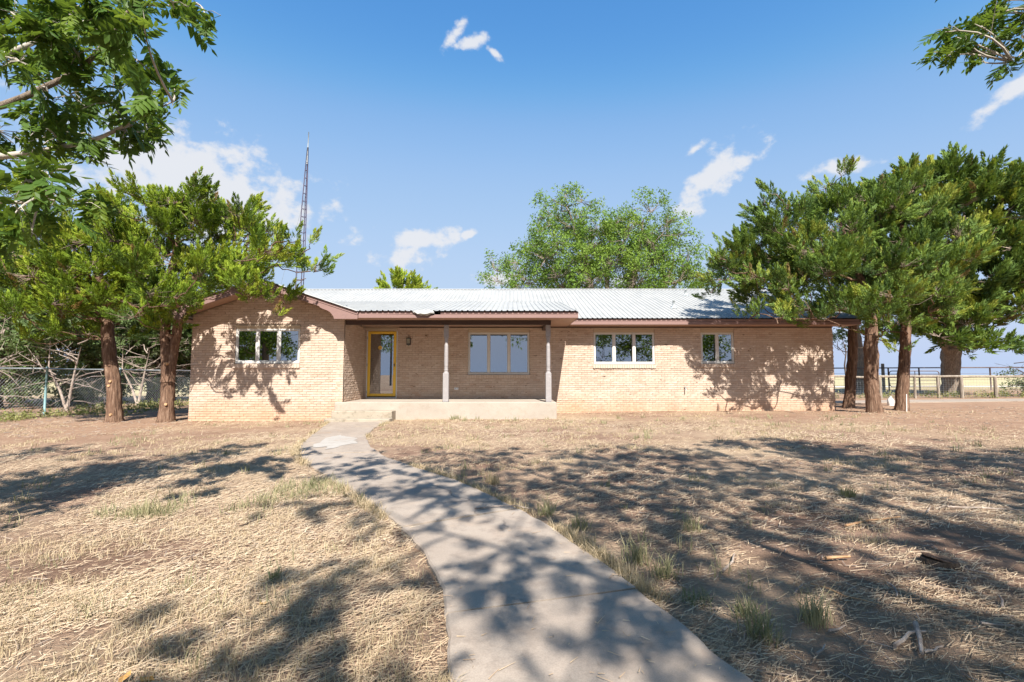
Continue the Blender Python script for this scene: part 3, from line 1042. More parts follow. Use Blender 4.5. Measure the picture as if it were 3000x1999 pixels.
def build_roof():
    # ridge caps carry the roof part; sheets are its pieces
    c = MB()
    zr = RIDGE_Z + .03
    L_, R_ = -9.62, 10.76
    prof = [(RIDGE_Y - .17, zr - .17 * SLOPE), (RIDGE_Y - .02, zr), (RIDGE_Y + .02, zr), (RIDGE_Y + .17, zr - .17 * SLOPE)]
    V = [(x, y, z) for x in (L_, R_) for y, z in prof] + [(x, y, z - .008) for x in (L_, R_) for y, z in prof]
    F = [(0, 4, 5, 1), (1, 5, 6, 2), (2, 6, 7, 3), (8, 9, 13, 12), (9, 10, 14, 13), (10, 11, 15, 14), (0, 8, 12, 4), (3, 7, 15, 11)]
    c.add(V, F)
    zw = WING_TOP + .025
    prof = [(RIDGE_X - .16, zw - .16 * SLOPE), (RIDGE_X, zw + .005), (RIDGE_X + .16, zw - .16 * SLOPE)]
    V = [(x, y, z) for y in (12.87, 17.35) for x, z in prof] + [(x, y, z - .008) for y in (12.87, 17.35) for x, z in prof]
    c.add(V, [(0, 1, 4, 3), (1, 2, 5, 4), (6, 9, 10, 7), (7, 10, 11, 8), (0, 6, 7, 1), (1, 7, 8, 2), (0, 3, 9, 6), (2, 8, 11, 5)])
    roof = c.build('roof', M['roof'], house)
    # main front slope
    def lo(x):
        if x > 1.79: return MAIN_EAVE_Y
        if x > -6.9: return 17.45
        return MAIN_EAVE_Y + (wing_z(x) - MAIN_EAVE_Z) / SLOPE - .05
    roof_panels(roof, 1.7905, R_ - .01, lambda x: MAIN_EAVE_Y, lambda x: RIDGE_Y - .03, lambda x, y: (x, y, main_z(y)))
    roof_panels(roof, -9.6, 1.79, lo, lambda x: RIDGE_Y - .03, lambda x, y: (x, y, main_z(y)))
    # porch slope, cut along the valley with the wing
    def plo(x):
        if x > -4.18: return PORCH_Y
        return PORCH_Y + (wing_z(x) - PORCH_Z) / PORCH_P - .03
    roof_panels(roof, -6.6, 1.79, plo, lambda x: max(17.68, plo(x)), lambda x, y: (x, y, porch_z(y)))
    # wing slopes (across coordinate runs along y)
    def whi(y):
        return RIDGE_X + (WING_TOP - porch_z(y)) / SLOPE + .03 if y > PORCH_Y else -4.17
    roof_panels(roof, 12.88, 17.1, lambda y: RIDGE_X + .02, lambda y: max(whi(y), RIDGE_X + .05), lambda y, x: (x, y, wing_z(x)))
    roof_panels(roof, 12.88, 17.1, lambda y: RIDGE_X - .02, lambda y: RIDGE_X + .03, lambda y, x: (2 * RIDGE_X - x - .02, y, wing_z(x)))
    def wlo(y):
        return -9.6 if y < 14.7 else min(RIDGE_X - .05, RIDGE_X - (WING_TOP - main_z(y)) / SLOPE - .03)
    roof_panels(roof, 12.88, 17.1, lambda y: wlo(y), lambda y: RIDGE_X - .02, lambda y, x: (x, y, wing_z(x)))
    # back slope
    roof_panels(roof, -9.6, R_ - .01, lambda x: RIDGE_Y + .03, lambda x: 26.25, lambda x, y: (x, y, RIDGE_Z - SLOPE * (y - RIDGE_Y)))
    # vent pipes
    for (x, y, z, h, r) in ((5.522, 16.388, 3.482, .25, .04), (6.872, 18.957, 4.338, .2, .045)):
        p = MB()
        p.tube([(x, y, z - .03), (x, y, z + h)], r, 12)
        p.tube([(x, y, z - .02), (x, y, z + .05), (x, y, z + .055)], [r + .09, r + .02, r + .002], 12, cap=False)
        p.build('vent_pipe', M['galv'], roof, smooth=True)
    return roof


roof = build_roof()


def board_x(name, x0, x1, y0, y1, z0, z1, mat, b=.006):
    m = MB(); m.bbox(x0, x1, y0, y1, z0, z1, b); return m.build(name, mat, house)


def build_trim():
    # main eave
    board_x('fascia', 1.80, 10.72, 14.80, 14.83, 2.744, 2.842, M['trim'])
    board_x('fascia', 1.80, 10.72, 14.815, 14.84, 2.845, 2.922, M['trim'])
    board_x('fascia', -.2, 1.768, 14.80, 14.83, 2.744, 2.842, M['trim'])
    board_x('soffit', 1.795, 10.70, 14.832, MY + .01, 2.744, 2.756, M['soffit'], .002)
    # added dark strips: shade of the vent line under the soffit, put in as paint
    board_x('soffit_shade_strip', 1.80, MX1, MY - .018, MY - .006, 2.712, 2.743, M['beam'], .002)
    board_x('soffit_shade_strip', -3.60, 1.79, MY - .018, MY - .006, 2.712, 2.739, M['beam'], .002)
    # porch eave
    board_x('fascia', -4.145, 1.782, 12.95, 12.985, 2.731, 2.826, M['trim'])
    board_x('fascia', -1.93, 1.782, 12.967, 13.0, 2.829, 2.905, M['trim'])
    # loosened length of fascia left of the tear
    m = MB()
    m.prism([(-4.14, 2.825), (-2.45, 2.842), (-2.45, 2.908), (-4.14, 2.908)], 12.962, 12.985)
    m.build('loose_fascia', M['trim'], house)
    # torn, curled flashing
    m = MB()
    xs = np.linspace(-2.66, -2.10, 12)
    V = []
    rr = random.Random(4)
    for i, x in enumerate(xs):
        k = math.sin(math.pi * i / 11)
        V += [(x, 12.99, 2.945), (x, 12.93 - .05 * k, 2.935 + rr.uniform(-.012, .012)), (x + rr.uniform(-.01, .01), 12.90 - .08 * k, 2.885 - .06 * k + rr.uniform(-.02, .02)), (x + .02, 12.915 - .03 * k, 2.865 - .075 * k + rr.uniform(-.015, .015))]
    m.add(V, [(i * 4 + q, i * 4 + 4 + q, i * 4 + 5 + q, i * 4 + 1 + q) for i in range(11) for q in range(3)])
    m.build('torn_flashing', M['roof'], house)
    board_x('soffit', -4.69, 1.768, 12.987, MY + .01, 2.741, 2.752, M['soffit'], .002)
    # porch roof cheek
    m = MB(); m.prism_x([(12.955, 2.731), (12.955, 2.90), (17.6, 3.86), (14.83, 2.95), (14.83, 2.745)], 1.7695, 1.7865)
    m.build('roof_cheek', M['trim'], house)
    # wing barge boards with scalloped ends (left one mirrored)
    low = [(-6.83, 3.60), (-5.208, 3.055), (-5.177, 3.019), (-5.099, 2.980), (-4.989, 2.941), (-4.910, 2.894), (-4.848, 2.823), (-4.808, 2.760), (-4.797, 2.709), (-4.165, 2.709), (-4.152, 2.80), (-4.165, 2.812)]
    lowtop = [(-6.83, 3.705)]
    up = [(-6.83, 3.71), (-4.163, 2.817), (-4.150, 2.893), (-6.83, 3.778)]
    poly = low + [(-6.83, 3.704)]
    mir = lambda P: [(2 * RIDGE_X - x, z) for x, z in reversed(P)]
    for s, f in ((0, lambda P: P), (1, mir)):
        m = MB(); m.prism(f(poly), 12.95 - .001 * s, 12.984); m.build('barge_board', M['trim'], house)
        m = MB(); m.prism(f(up), 12.938 - .001 * s, 12.98); m.build('barge_trim', M['trim'], house)
        # sloping soffit behind the barge board
        so = [(-6.83, 3.615), (-4.80, 2.94), (-4.80, 2.955), (-6.83, 3.63)]
        m = MB(); m.prism(f(so), 12.986, WY + .01); m.build('soffit', M['soffit'], house)
    # left eave of the wing
    m = MB(); m.bbox(-9.53, -9.50, 12.986, 26.0, 2.72, 2.87); m.build('fascia', M['trim'], house)
    m = MB(); m.box(-9.499, WX0 + .01, 12.986, 26.0, 2.722, 2.735); m.build('soffit', M['soffit'], house)
    # right rake of the main roof
    m = MB(); m.prism_x([(14.80, 2.744), (14.80, 2.93), (RIDGE_Y, RIDGE_Z - .02), (26.2, 2.94), (26.2, 2.75), (RIDGE_Y, RIDGE_Z - .2)], 10.721, 10.75)
    m.build('barge_board', M['trim'], house)
    m = MB(); m.prism_x([(14.84, 2.757), (RIDGE_Y, 4.62), (26.1, 2.76), (26.1, 2.775), (RIDGE_Y, 4.64), (14.84, 2.775)], MX1 + .005, 10.72)
    m.build('soffit', M['soffit'], house)
    m = MB(); m.bbox(-9.5, 10.72, 26.17, 26.2, 2.74, 2.93); m.build('fascia', M['trim'], house)


build_trim()


def build_porch():
    p = MB(); p.bbox(-4.90, 1.235, 13.42, MY - .001, -.2, .447, .014)
    p.build('porch_floor', M['porch'], house)
    s = MB(); s.bbox(-4.82, -3.20, 12.98, 13.419, -.2, .238, .014); s.build('step', M['moss'], house)
    s = MB(); s.bbox(-4.86, -3.17, 12.60, 12.979, -.2, .066, .012); s.build('step', M['moss'], house)
    # beams
    b = MB(); b.bbox(-4.68, 1.10, 13.55, 13.66, 2.612, 2.740, .008); b.build('beam', M['beam'], house)
    b = MB(); b.bbox(.955, 1.085, 13.661, MY - .02, 2.612, 2.738, .008); b.build('beam', M['beam'], house)
    for x in (-1.85, 1.02):
        q = MB()
        def sq(w, z0, z1): q.bbox(x - w / 2, x + w / 2, 13.605 - w / 2, 13.605 + w / 2, z0, z1, .010)
        sq(.160, .448, 1.255)
        q.tube([(x, 13.605, z) for z in (1.25, 1.275, 1.29, 1.30, 1.33, 1.36, 1.375, 1.39, 1.40, 1.41, 1.42, 1.45, 1.60, 1.70, 1.705, 1.715, 1.72, 1.85, 2.03, 2.06, 2.085, 2.11, 2.20, 2.24, 2.27)],
               [.076, .07, .056, .052, .060, .060, .052, .050, .060, .060, .050, .0565, .0585, .0585, .055, .055, .0585, .057, .054, .045, .044, .047, .052, .064, .066], 24, cap=False)
        sq(.135, 2.271, 2.611)
        q.build('post', M['post'], house)
    # wall lamp, outlet, tap
    l = MB(); l.bbox(-3.355, -3.225, MY - .09, MY - .008, 2.15, 2.385, .01); l.bbox(-3.325, -3.255, MY - .10, MY - .091, 2.18, 2.19, .002)
    wl = l.build('wall_lamp', M['black'], house)
    l = MB(); l.bbox(-3.335, -3.245, MY - .097, MY - .0905, 2.20, 2.35, .002); l.build('lamp_glass', M['lampglass'], wl)
    l = MB(); l.bbox(-3.31, -3.27, MY - .08, MY - .02, 2.11, 2.149, .006); l.build('lamp_socket', M['lampglass'], wl)
    o = MB(); o.bbox(-1.828, -1.70, MY - .02, MY - .006, .735, .802, .004); oc = o.build('outlet', M['white'], house)
    o = MB()
    for cx in (-1.792, -1.736):
        o.prism([(cx + .022 * math.cos(t * .5236), .768 + .022 * math.sin(t * .5236)) for t in range(12)], MY - .028, MY - .0205)
    o.build('outlet_cover', M['plastic'], oc)
    o = MB(); o.tube([(5.48, MY - .005, .78), (5.48, MY - .07, .78), (5.48, MY - .11, .75), (5.48, MY - .12, .71)], [.014, .014, .016, .018], 8)
    o.tube([(5.48, MY - .06, .80), (5.48, MY - .06, .835)], .006, 6); o.bbox(5.45, 5.51, MY - .085, MY - .035, .834, .845, .003)
    o.build('hose_tap', M['galv'], house)


build_porch()

# ------------------------------------------------------------------ trees
def roof_height(x, y):
    """top of the house at (x,y), arrays; -9 outside"""
    h = np.full(np.shape(x), -9.0)
    wing = (x > -9.65) & (x < -4.1) & (y > 12.8) & (y < 17.4)
    h = np.where(wing, np.maximum(h, WING_TOP - SLOPE * np.abs(x - RIDGE_X)), h)
    por = (x > -4.3) & (x < 1.85) & (y > 12.8) & (y < 17.7)
    h = np.where(por, np.maximum(h, PORCH_Z + PORCH_P * (y - PORCH_Y)), h)
    mn = (x > -9.7) & (x < 10.85) & (y > 14.65) & (y < 26.3)
    h = np.where(mn, np.maximum(h, RIDGE_Z - SLOPE * np.abs(y - RIDGE_Y)), h)
    return h


def plume_variant(r, n=52, spread=.2, leaf=(.15, .27), width=.042, lean=.55):
    """feathery spray of pointed leaf sprigs round an axis (0,0,1); sprigs lighter and yellower toward the tip, darker toward the base"""
    V, F, T = [], [], []
    for i in range(n):
        t = r.random() ** .75
        a = r.uniform(0, 2 * math.pi)
        rad = spread * (1 - t) ** .6 * (.35 + .65 * r.random()) + .01
        p = V3(rad * math.cos(a), rad * math.sin(a), t * .92)
        d = V3(math.cos(a) * lean * (1.15 - t), math.sin(a) * lean * (1.15 - t), .75) + V3(*[r.uniform(-.25, .25) for _ in range(3)])
        d /= np.linalg.norm(d)
        l = r.uniform(*leaf) * (1.1 - .45 * t)
        s = np.cross(d, V3(*[r.uniform(-1, 1) for _ in range(3)])); s /= np.linalg.norm(s) + 1e-9
        w = width * r.uniform(.7, 1.3)
        b = len(V)
        V += [p - d * l * .25 + s * w, p - d * l * .25 - s * w, p + d * l * .8]
        F.append((b, b + 1, b + 2))
        T += [(t - .55) * .5] * 3
    return np.array(V), [np.array(F)], np.array(T)


def leafy_variant(r, n=16, leaf=(.22, .36), width=.1, spread=.34):
    """leafy twig with broad leaves"""
    V, F = [], []
    for i in range(n):
        t = r.random()
        a = r.uniform(0, 2 * math.pi)
        rad = spread * r.random() ** .7
        p = V3(rad * math.cos(a), rad * math.sin(a), t * .9)
        d = V3(math.cos(a) * .8, math.sin(a) * .8, r.uniform(-.5, .6)); d /= np.linalg.norm(d)
        l = r.uniform(*leaf)
        s = np.cross(d, V3(*[r.uniform(-1, 1) for _ in range(3)])); s /= np.linalg.norm(s) + 1e-9
        w = width * r.uniform(.7, 1.2)
        b = len(V)
        V += [p + s * w * .9, p + d * l, p - s * w * .9 + d * l * .25]
        F.append((b, b + 1, b + 2))
    return np.array(V), [np.array(F)]


def pecan_leaf(r, pairs=5, detail=True):
    """compound leaf: drooping stalk with long pointed leaflets; axis +z, face +y"""
    V, F3, F4 = [], [], []
    n = 5
    def ax(t): return V3(0, -.22 * t * t, t)
    for i in range(n):
        t = i / (n - 1); p = ax(t); w = .010 * (1 - .6 * t)
        V += [p + V3(w, 0, 0), p - V3(w, 0, 0)]
    F4 += [(2 * i, 2 * i + 2, 2 * i + 3, 2 * i + 1) for i in range(n - 1)]
    spots = []
    for k in range(pairs):
        t = .3 + .62 * k / pairs
        for sgn in (-1, 1):
            spots.append((t + r.uniform(-.02, .02), sgn))
    spots.append((.97, 0))
    for t, sgn in spots:
        p = ax(min(t, 1))
        d = V3(sgn * 1.0, -.25 + r.uniform(-.25, .2), .55 + (.6 if sgn == 0 else 0) + r.uniform(-.12, .12)); d /= np.linalg.norm(d)
        nn = V3(0, 1, 0) + V3(*[r.uniform(-.35, .35) for _ in range(3)])
        s = np.cross(d, nn); s /= np.linalg.norm(s)
        up = np.cross(s, d)
        l = r.uniform(.27, .36) * (.8 + .35 * math.sin(math.pi * min(t, 1)))
        w = l * r.uniform(.19, .25)
        curve = V3(0, -1, 0) * l * r.uniform(.02, .16) + V3(0, 0, .1) * l
        b = len(V)
        if detail:
            V += [p, p + d * l * .35 + s * w - up * w * .25, p + d * l * .35 + up * .0, p + d * l * .35 - s * w - up * w * .25,
                  p + d * l * .72 + s * w * .62 + curve * .5, p + d * l * .72 - s * w * .62 + curve * .5, p + d * l + curve]
            F3 += [(b, b + 1, b + 2), (b, b + 2, b + 3), (b + 4, b + 6, b + 5)]
            F4 += [(b + 1, b + 4, b + 5, b + 2)] if False else []
            F3 += [(b + 1, b + 4, b + 2), (b + 2, b + 4, b + 5), (b + 2, b + 5, b + 3)]
        else:
            V += [p + d * l * .12 + s * w * 1.1, p + d * l + curve, p + d * l * .12 - s * w * 1.1]
            F3.append((b, b + 1, b + 2))
    fl = [np.array(F4 if detail else F4[1:3])]
    if F3: fl.append(np.array(F3))
    return np.array(V), fl


rv = random.Random(21)
JUN = [plume_variant(rv, 84, .18, (.15, .27), .026, .45) for _ in range(7)]
JUN_FAR = [plume_variant(rv, 56, .2, (.19, .33), .044, .5) for _ in range(5)]
ELM = [leafy_variant(rv) for _ in range(6)]
PEC = [pecan_leaf(rv, 5) for _ in range(6)]
PEC_FAR = [pecan_leaf(rv, 5, False) for _ in range(5)]


def bez(a, b, c, n):
    t = np.linspace(0, 1, n)[:, None]
    return a * (1 - t) ** 2 + 2 * b * t * (1 - t) + c * t * t


def trunk_mesh(path, rad, k=18, rings=40, lump=.12, flare=.5):
    P = np.array(path, float)
    s = np.concatenate([[0], np.cumsum(np.linalg.norm(np.diff(P, axis=0), axis=1))])
    t = np.linspace(0, s[-1], rings)
    Q = np.stack([np.interp(t, s, P[:, i]) for i in range(3)], 1)
    for _ in range(2): Q[1:-1] = (Q[:-2] + 2 * Q[1:-1] + Q[2:]) / 4
    Q[1:, :2] += (rng.random((rings - 1, 2)) - .5) * .03 * np.asarray(rad)[0] / .2
    R = np.interp(t, s, rad)
    R = R * (1 + flare * np.exp(-t / .22))
    V, F = tube_np(Q, R, k)
    # long flutes and lumps
    an = np.arange(k)
    fl = 1 + lump * (np.sin(an * 2.4 + rng.random() * 6)[None, :] * .6 + np.sin(an * 4.1 + np.linspace(0, 5, rings)[:, None]) * .5 + (rng.random((rings, k)) - .5) * .9)
    C = np.repeat(Q, k, 0)
    V = C + (V - C) * fl.reshape(-1, 1)
    return V, F, Q


def lobed_tree(root, trunks, trad, lobes, variants, leafmat, barkmat, dens, size, *, offs=((0, 1.0),), up=.75, outw=.3, droop=0.0,
               limb_r=.05, rnd_lo=0., rnd_hi=1., slope=.45, zmin=1.2, twig=.5, twig_r=.006, twigmat=None, shell=.45, seed=1, keep=None, gap=0.0, per=10, puff=.24, flat=1.0, dead=0.0, crown_name='crown'):
    """trunks: polylines; lobes: (x,y,z,r). Builds trunk, limbs, twigs and foliage as parts of root."""
    global rng
    old = rng; rng = np.random.default_rng(seed)
    og = origin_of(root)
    allQ = []
    for path, rd in zip(trunks, trad):
        V, F, Q = trunk_mesh(path, rd)
        link('trunk', mesh_np('trunk', V - og, [F], smooth=True), barkmat, root)
        allQ.append(Q)
    Q = np.concatenate(allQ)
    limbs = MB()
    pos, D, sc, rd, tS, tE = [], [], [], [], [], []
    nodes = [Q]; noder = [np.concatenate([np.interp(np.linspace(0, 1, len(q)), np.linspace(0, 1, len(t_)), t_) for q, t_ in zip(allQ, trad)])]
    lobes = sorted(lobes, key=lambda L_: np.linalg.norm(Q - V3(*L_[:3]), axis=1).min())
    for (lx, ly, lz, lr) in lobes:
        for dy, rs in offs:
            c = V3(lx + rng.normal(0, .12) * (dy != 0), ly + dy * (.7 + .6 * rng.random()), lz + rng.normal(0, .15) * (dy != 0))
            r = lr * rs
            if roof_height(c[0:1], c[1:2])[0] > c[2] - .05: continue
            # limb from the nearest wood that lies inward and below
            nd = np.concatenate(nodes); nr = np.concatenate(noder)
            dist = np.linalg.norm(nd - c, axis=1)
            bad = (nd[:, 2] < zmin - .05) * 3.0 + np.maximum(0, nd[:, 2] - (c[2] - slope * .35 * dist)) * 1.3 + (nr < limb_r * .3) * .25
            j = int(np.argmin(dist + bad))
            a = nd[j]; hd = dist
            jq = int(np.argmin(np.linalg.norm(Q - c, axis=1)))
            mid = (a + c) / 2 + V3(rng.normal(0, .12), rng.normal(0, .12), -.12 * dist[j] + rng.normal(0, .1))
            path = bez(a, mid, c, 7)
            path[1:-1] += rng.normal(0, .035, (5, 3))
            ra = min(float(nr[j]) * .8, limb_r * (.55 + .28 * min(dist[j], 3.0)))
            rads_ = np.linspace(max(ra, limb_r * .3), limb_r * .22, 7)
            limbs.tube(path, rads_, 6, rng.random(), cap=False)
            nodes.append(path[2:]); noder.append(rads_[2:])
            n = max(4, int(dens * r * r))
            outv = c - V3(Q[jq][0], Q[jq][1], c[2]); outv = outv / (np.linalg.norm(outv) + .3)
            nc = max(2, n // per)
            cd = rng.normal(0, 1, (nc, 3)); cd[:, 2] = cd[:, 2] * .85 + .15
            cd /= np.linalg.norm(cd, axis=1)[:, None]
            cd[:, 2] *= flat
            cc = c + cd * (r * (shell + (1 - shell) * rng.random(nc) ** .6))[:, None]
            ct = rng.normal(0, .22, nc)
            w = rng.integers(0, nc, n)
            jd = rng.normal(0, 1, (n, 3)); jd /= np.linalg.norm(jd, axis=1)[:, None]
            p = cc[w] + jd * (puff * min(1.0, r / .5) * rng.random(n) ** .5)[:, None]
            dd = cd[w] * .55 + jd * .5 + V3(0, 0, 1) * up + outv * outw + rng.normal(0, .15, (n, 3)) - V3(0, 0, droop)
            tv = ct[w]
            ok = roof_height(p[:, 0], p[:, 1]) < p[:, 2] - .12
            if gap: ok &= rng.random(n) > gap
            p, dd, tv = p[ok], dd[ok], tv[ok]
            n = len(p)
            if not n: continue
            pos.append(p); D.append(dd)
            sc.append(size * (.7 + .6 * rng.random(n)))
            tint = rnd_lo + (rnd_hi - rnd_lo) * np.clip(rng.normal(.5, .10) + tv + rng.normal(0, .12, n), 0, 1)
            tint = np.minimum(tint, .95)
            if dead: tint[rng.random(n) < dead] = 1.0
            rd.append(tint)
            q = rng.random(n) < twig
            st = c + (p[q] - c) * .12 + rng.normal(0, .04 * r, (q.sum(), 3))
            tS.append(st); tE.append(p[q] + dd[q] / np.linalg.norm(dd[q], axis=1)[:, None] * size * .35)
    limbs_o = limbs.build('limbs', barkmat, root, smooth=True)
    limbs_o['kind'] = 'stuff'
    pos, D, sc, rd = map(np.concatenate, (pos, D, sc, rd))
    roll = rng.random(len(pos)) * 6.283
    V, F, A = stamp(variants, pos, D, sc, roll, rd)
    link(crown_name, mesh_np('crown', V - og, F, A), leafmat, root)
    tS, tE = np.concatenate(tS), np.concatenate(tE)
    if len(tS):
        tm = (tS + tE) / 2 + rng.normal(0, .05, tS.shape)
        V1, F1 = batch_tubes(tS, tm, twig_r * 1.5, twig_r, 3)
        V2, F2 = batch_tubes(tm, tE, twig_r, twig_r * .4, 3)
        link('twigs', mesh_np('twigs', np.concatenate([V1, V2]) - og, [np.concatenate([F1, F2 + len(V1)])]), twigmat or barkmat, root)['kind'] = 'stuff'
    rng = old
    return pos


AL = [(-11.76,13.4,6.4,0.58),(-12.78,13.4,6.02,0.6),(-12.29,13.4,5.08,0.78),(-11.33,13.4,5.39,0.72),(-13.43,13.4,4.77,0.6),(-13.19,13.4,3.84,0.72),(-12.09,13.4,3.9,0.84),(-11.08,13.4,4.27,0.78),(-13.7,13.4,3.29,0.54),(-12.05,12.9,2.95,0.6),(-11.11,12.9,2.84,0.6),(-10.78,13.4,3.29,0.6),(-14.25,14.0,4.28,0.57),(-11.62,13.2,2.3,0.36),(-13.06,13.7,2.4,0.38)]
BL_ = [(-10.18,13.3,6.11,0.6),(-9.53,13.3,6.42,0.5),(-8.84,13.3,6.24,0.57),(-8.24,13.3,6.55,0.5),(-7.67,13.3,6.11,0.5),(-10.3,13.6,5.2,0.73),(-8.99,13.3,5.42,0.66),(-8.13,13.5,5.49,0.67),(-7.22,13.3,5.61,0.42),(-6.89,13.3,4.87,0.48),(-10.52,13.3,4.37,0.72),(-9.16,12.7,3.99,0.69),(-9.09,13.9,4.51,0.56),(-7.61,13.1,4.32,0.65),(-6.67,12.7,3.99,0.57),(-5.95,12.6,4.44,0.45),(-5.45,12.5,4.62,0.31),(-5.21,12.5,4.88,0.19),(-10.16,13.3,3.39,0.6),(-8.74,12.4,3.13,0.67),(-7.82,12.2,3.1,0.44),(-6.89,12.0,3.51,0.54),(-6.18,11.8,3.31,0.4),(-9.15,12.7,2.54,0.43),(-8.5,12.5,2.63,0.31),(-5.92,11.8,3.47,0.28),(-8.72,14.0,6.24,0.57),(-5.96,11.8,3.04,0.16)]
TL = [(6.5,14.0,4.54,0.53),(6.12,14.0,4.67,0.28),(6.25,14.2,4.06,0.38),(7.26,14.2,5.11,0.61),(6.83,13.8,3.98,0.6),(8.15,14.7,6.08,0.6),(7.83,14.7,6.7,0.32),(7.84,14.0,4.67,0.69),(7.51,13.7,3.58,0.62),(8.75,14.2,5.11,0.77),(8.33,13.6,3.82,0.73),(8.05,13.4,2.92,0.48),(9.23,13.8,4.36,0.81),(9.88,14.5,5.6,0.78),(9.73,13.7,3.21,0.62),(8.77,13.4,2.74,0.39),(6.74,13.2,2.89,0.26),(10.92,14.2,4.32,0.83),(10.55,13.8,3.22,0.68),(10.55,14.0,2.68,0.35),(10.64,14.2,2.15,0.2)]
T1L = [(10.12,15.2,6.67,0.68),(10.1,15.2,7.67,0.33),(11.2,15.5,7.22,0.77),(10.52,15.6,5.3,0.8),(11.8,15.4,6.6,0.83),(11.9,16.6,5.4,.8),(11.4,16.6,4.2,.7)]
T3L = [(12.31,15.4,5.44,0.83),(11.71,14.2,3.41,0.64),(12.19,14.8,4.46,0.8),(12.3,14.4,3.05,0.52),(11.7,14.4,2.72,0.36),(13.27,15.8,6.74,0.85),(12.68,15.9,7.67,0.72),(13.3,15.0,4.6,.7),(13.4,15.3,5.7,.75)]
T4L = [(19.53,23,11.0,1.03),(20.7,23,11.11,1.03),(22.01,23,11.54,0.99),(23.29,23,11.54,0.79),(24.07,23,10.56,1.03),(19.97,23,9.48,1.45),(21.89,23,9.69,1.55),(23.54,23,9.04,1.55),(24.76,23,9.91,1.24),(20.7,23,7.54,1.66),(22.58,23,7.33,1.66),(24.38,23,7.54,1.55),(19.95,23,5.62,1.45),(21.61,23,5.41,1.55),(23.51,23,5.62,1.66),(24.48,23,4.57,1.24),(20.06,23,3.94,1.14),(21.6,23,3.63,1.24),(23.18,23,3.94,1.24),(22.47,23,2.69,0.72),(23.49,23,2.48,0.58),(20.41,23,3.0,0.83),(25.02,23,6.26,1.45),(25.38,23,11.0,0.93),(25.81,23,8.4,1.66)]
EL = [(3.14,30,12.84,0.92),(2.17,30,11.99,0.81),(4.24,30,12.42,0.97),(3.4,30,11.15,1.21),(1.75,30,11.15,0.76),(5.33,30,11.15,1.13),(6.72,30,11.71,1.08),(8.1,30,11.85,1.13),(9.19,30,11.15,1.13),(9.86,30,10.17,0.97),(4.76,30,9.75,1.48),(6.69,30,9.75,1.48),(8.61,30,9.75,1.4),(10.51,30,8.91,0.97),(2.84,30,9.47,1.21),(1.19,30,9.47,0.92),(0.37,30,8.36,0.81),(2.01,30,8.08,1.3),(3.93,30,8.08,1.48),(6.12,30,8.08,1.48),(8.3,30,8.08,1.48),(10.08,30,7.8,1.13),(11.58,30,7.66,0.92),(-1.0,30,7.25,0.81),(0.64,30,6.97,1.21),(2.82,30,6.83,1.35),(5.0,30,6.7,1.35),(7.46,30,6.83,1.35),(9.64,30,6.83,1.35),(11.82,30,6.7,0.81),(2.45,30,13.13,0.49)]
SL = [(-7.82,30,7.11,0.59),(-6.87,30,7.25,0.65),(-5.91,30,7.03,0.59),(-6.45,30,6.56,0.81),(-7.54,30,6.56,0.81),(-5.36,30,6.7,0.38),(-6.8,30,5.4,1.2)]


def gzf(x, y): return float(gz(x, y))


def squash(L_, z0, k, dx=0.0): return [(x + dx, y, z if z < z0 else z0 + (z - z0) * k, r) for x, y, z, r in L_]


AL, BL_ = squash(AL, 3, .84), squash(BL_, 3, .84, -.12)
TL, T1L, T3L, T4L = squash(TL, 3, .95), squash(T1L, 3, .9), squash(T3L, 3, .9), squash(T4L, 3, .95)
EL, SL = squash(EL, 6.5, .80), squash(SL, 5, .82)


def cut_stubs(root, spots):
    og = origin_of(root)
    for (x, y, z, dx) in spots:
        m = MB()
        m.tube([(x, y + .05, z), (x + dx * .4, y - .02, z + .01)], [.042, .034], 9)
        m.build('cut_stub', M['cutwood'], root)


# two junipers beside the wing
t = empty('juniper_tree', (-10.907, 13.39, gzf(-10.9, 13.39) - .03), 'tall shaggy juniper nearest the chain link fence, single ragged red-brown trunk', 'tree', 'junipers beside the house')
lobed_tree(t, [[(-10.907, 13.39, -.15), (-10.95, 13.38, .8), (-11.15, 13.36, 1.9), (-11.3, 13.4, 2.9), (-11.7, 13.4, 4.4), (-11.9, 13.4, 6.0)]], [[.165, .165, .16, .13, .08, .03]], AL, JUN, M['juniper'], M['redbark'],
           138, .42, twig=.5, flat=.55, dead=.02, per=12, offs=((0, 1.0), (-1.1, .8), (1.1, .85)), seed=3, limb_r=.05, twigmat=M['twigwood'], zmin=1.9)
cut_stubs(t, [(-10.95, 13.22, 1.02, .02), (-10.99, 13.22, .90, .03), (-10.86, 13.2, .12, -.02)])
t = empty('juniper_tree', (-9.477, 13.353, gzf(-9.47, 13.35) - .03), 'spreading juniper with forked trunk leaning over the gable of the brick wing', 'tree', 'junipers beside the house')
lobed_tree(t, [[(-9.477, 13.353, -.15), (-9.46, 13.34, .7), (-9.5, 13.33, 1.7), (-9.62, 13.3, 2.6), (-9.5, 13.3, 4.2), (-9.2, 13.3, 5.8)], [(-9.46, 13.34, 1.0), (-9.38, 13.36, 1.7), (-9.25, 13.3, 2.5), (-8.9, 13.0, 3.6), (-8.0, 13.0, 4.4)]], [[.165, .165, .15, .11, .07, .03], [.12, .12, .11, .09, .04]], BL_, JUN, M['juniper'], M['redbark'],
           138, .40, twig=.5, flat=.55, dead=.02, per=12, offs=((0, 1.0), (-.9, .85), (.9, .8)), seed=4, limb_r=.05, twigmat=M['twigwood'], zmin=2.2)
cut_stubs(t, [(-9.42, 13.17, 1.5, .03), (-9.38, 13.17, .40, .05)])
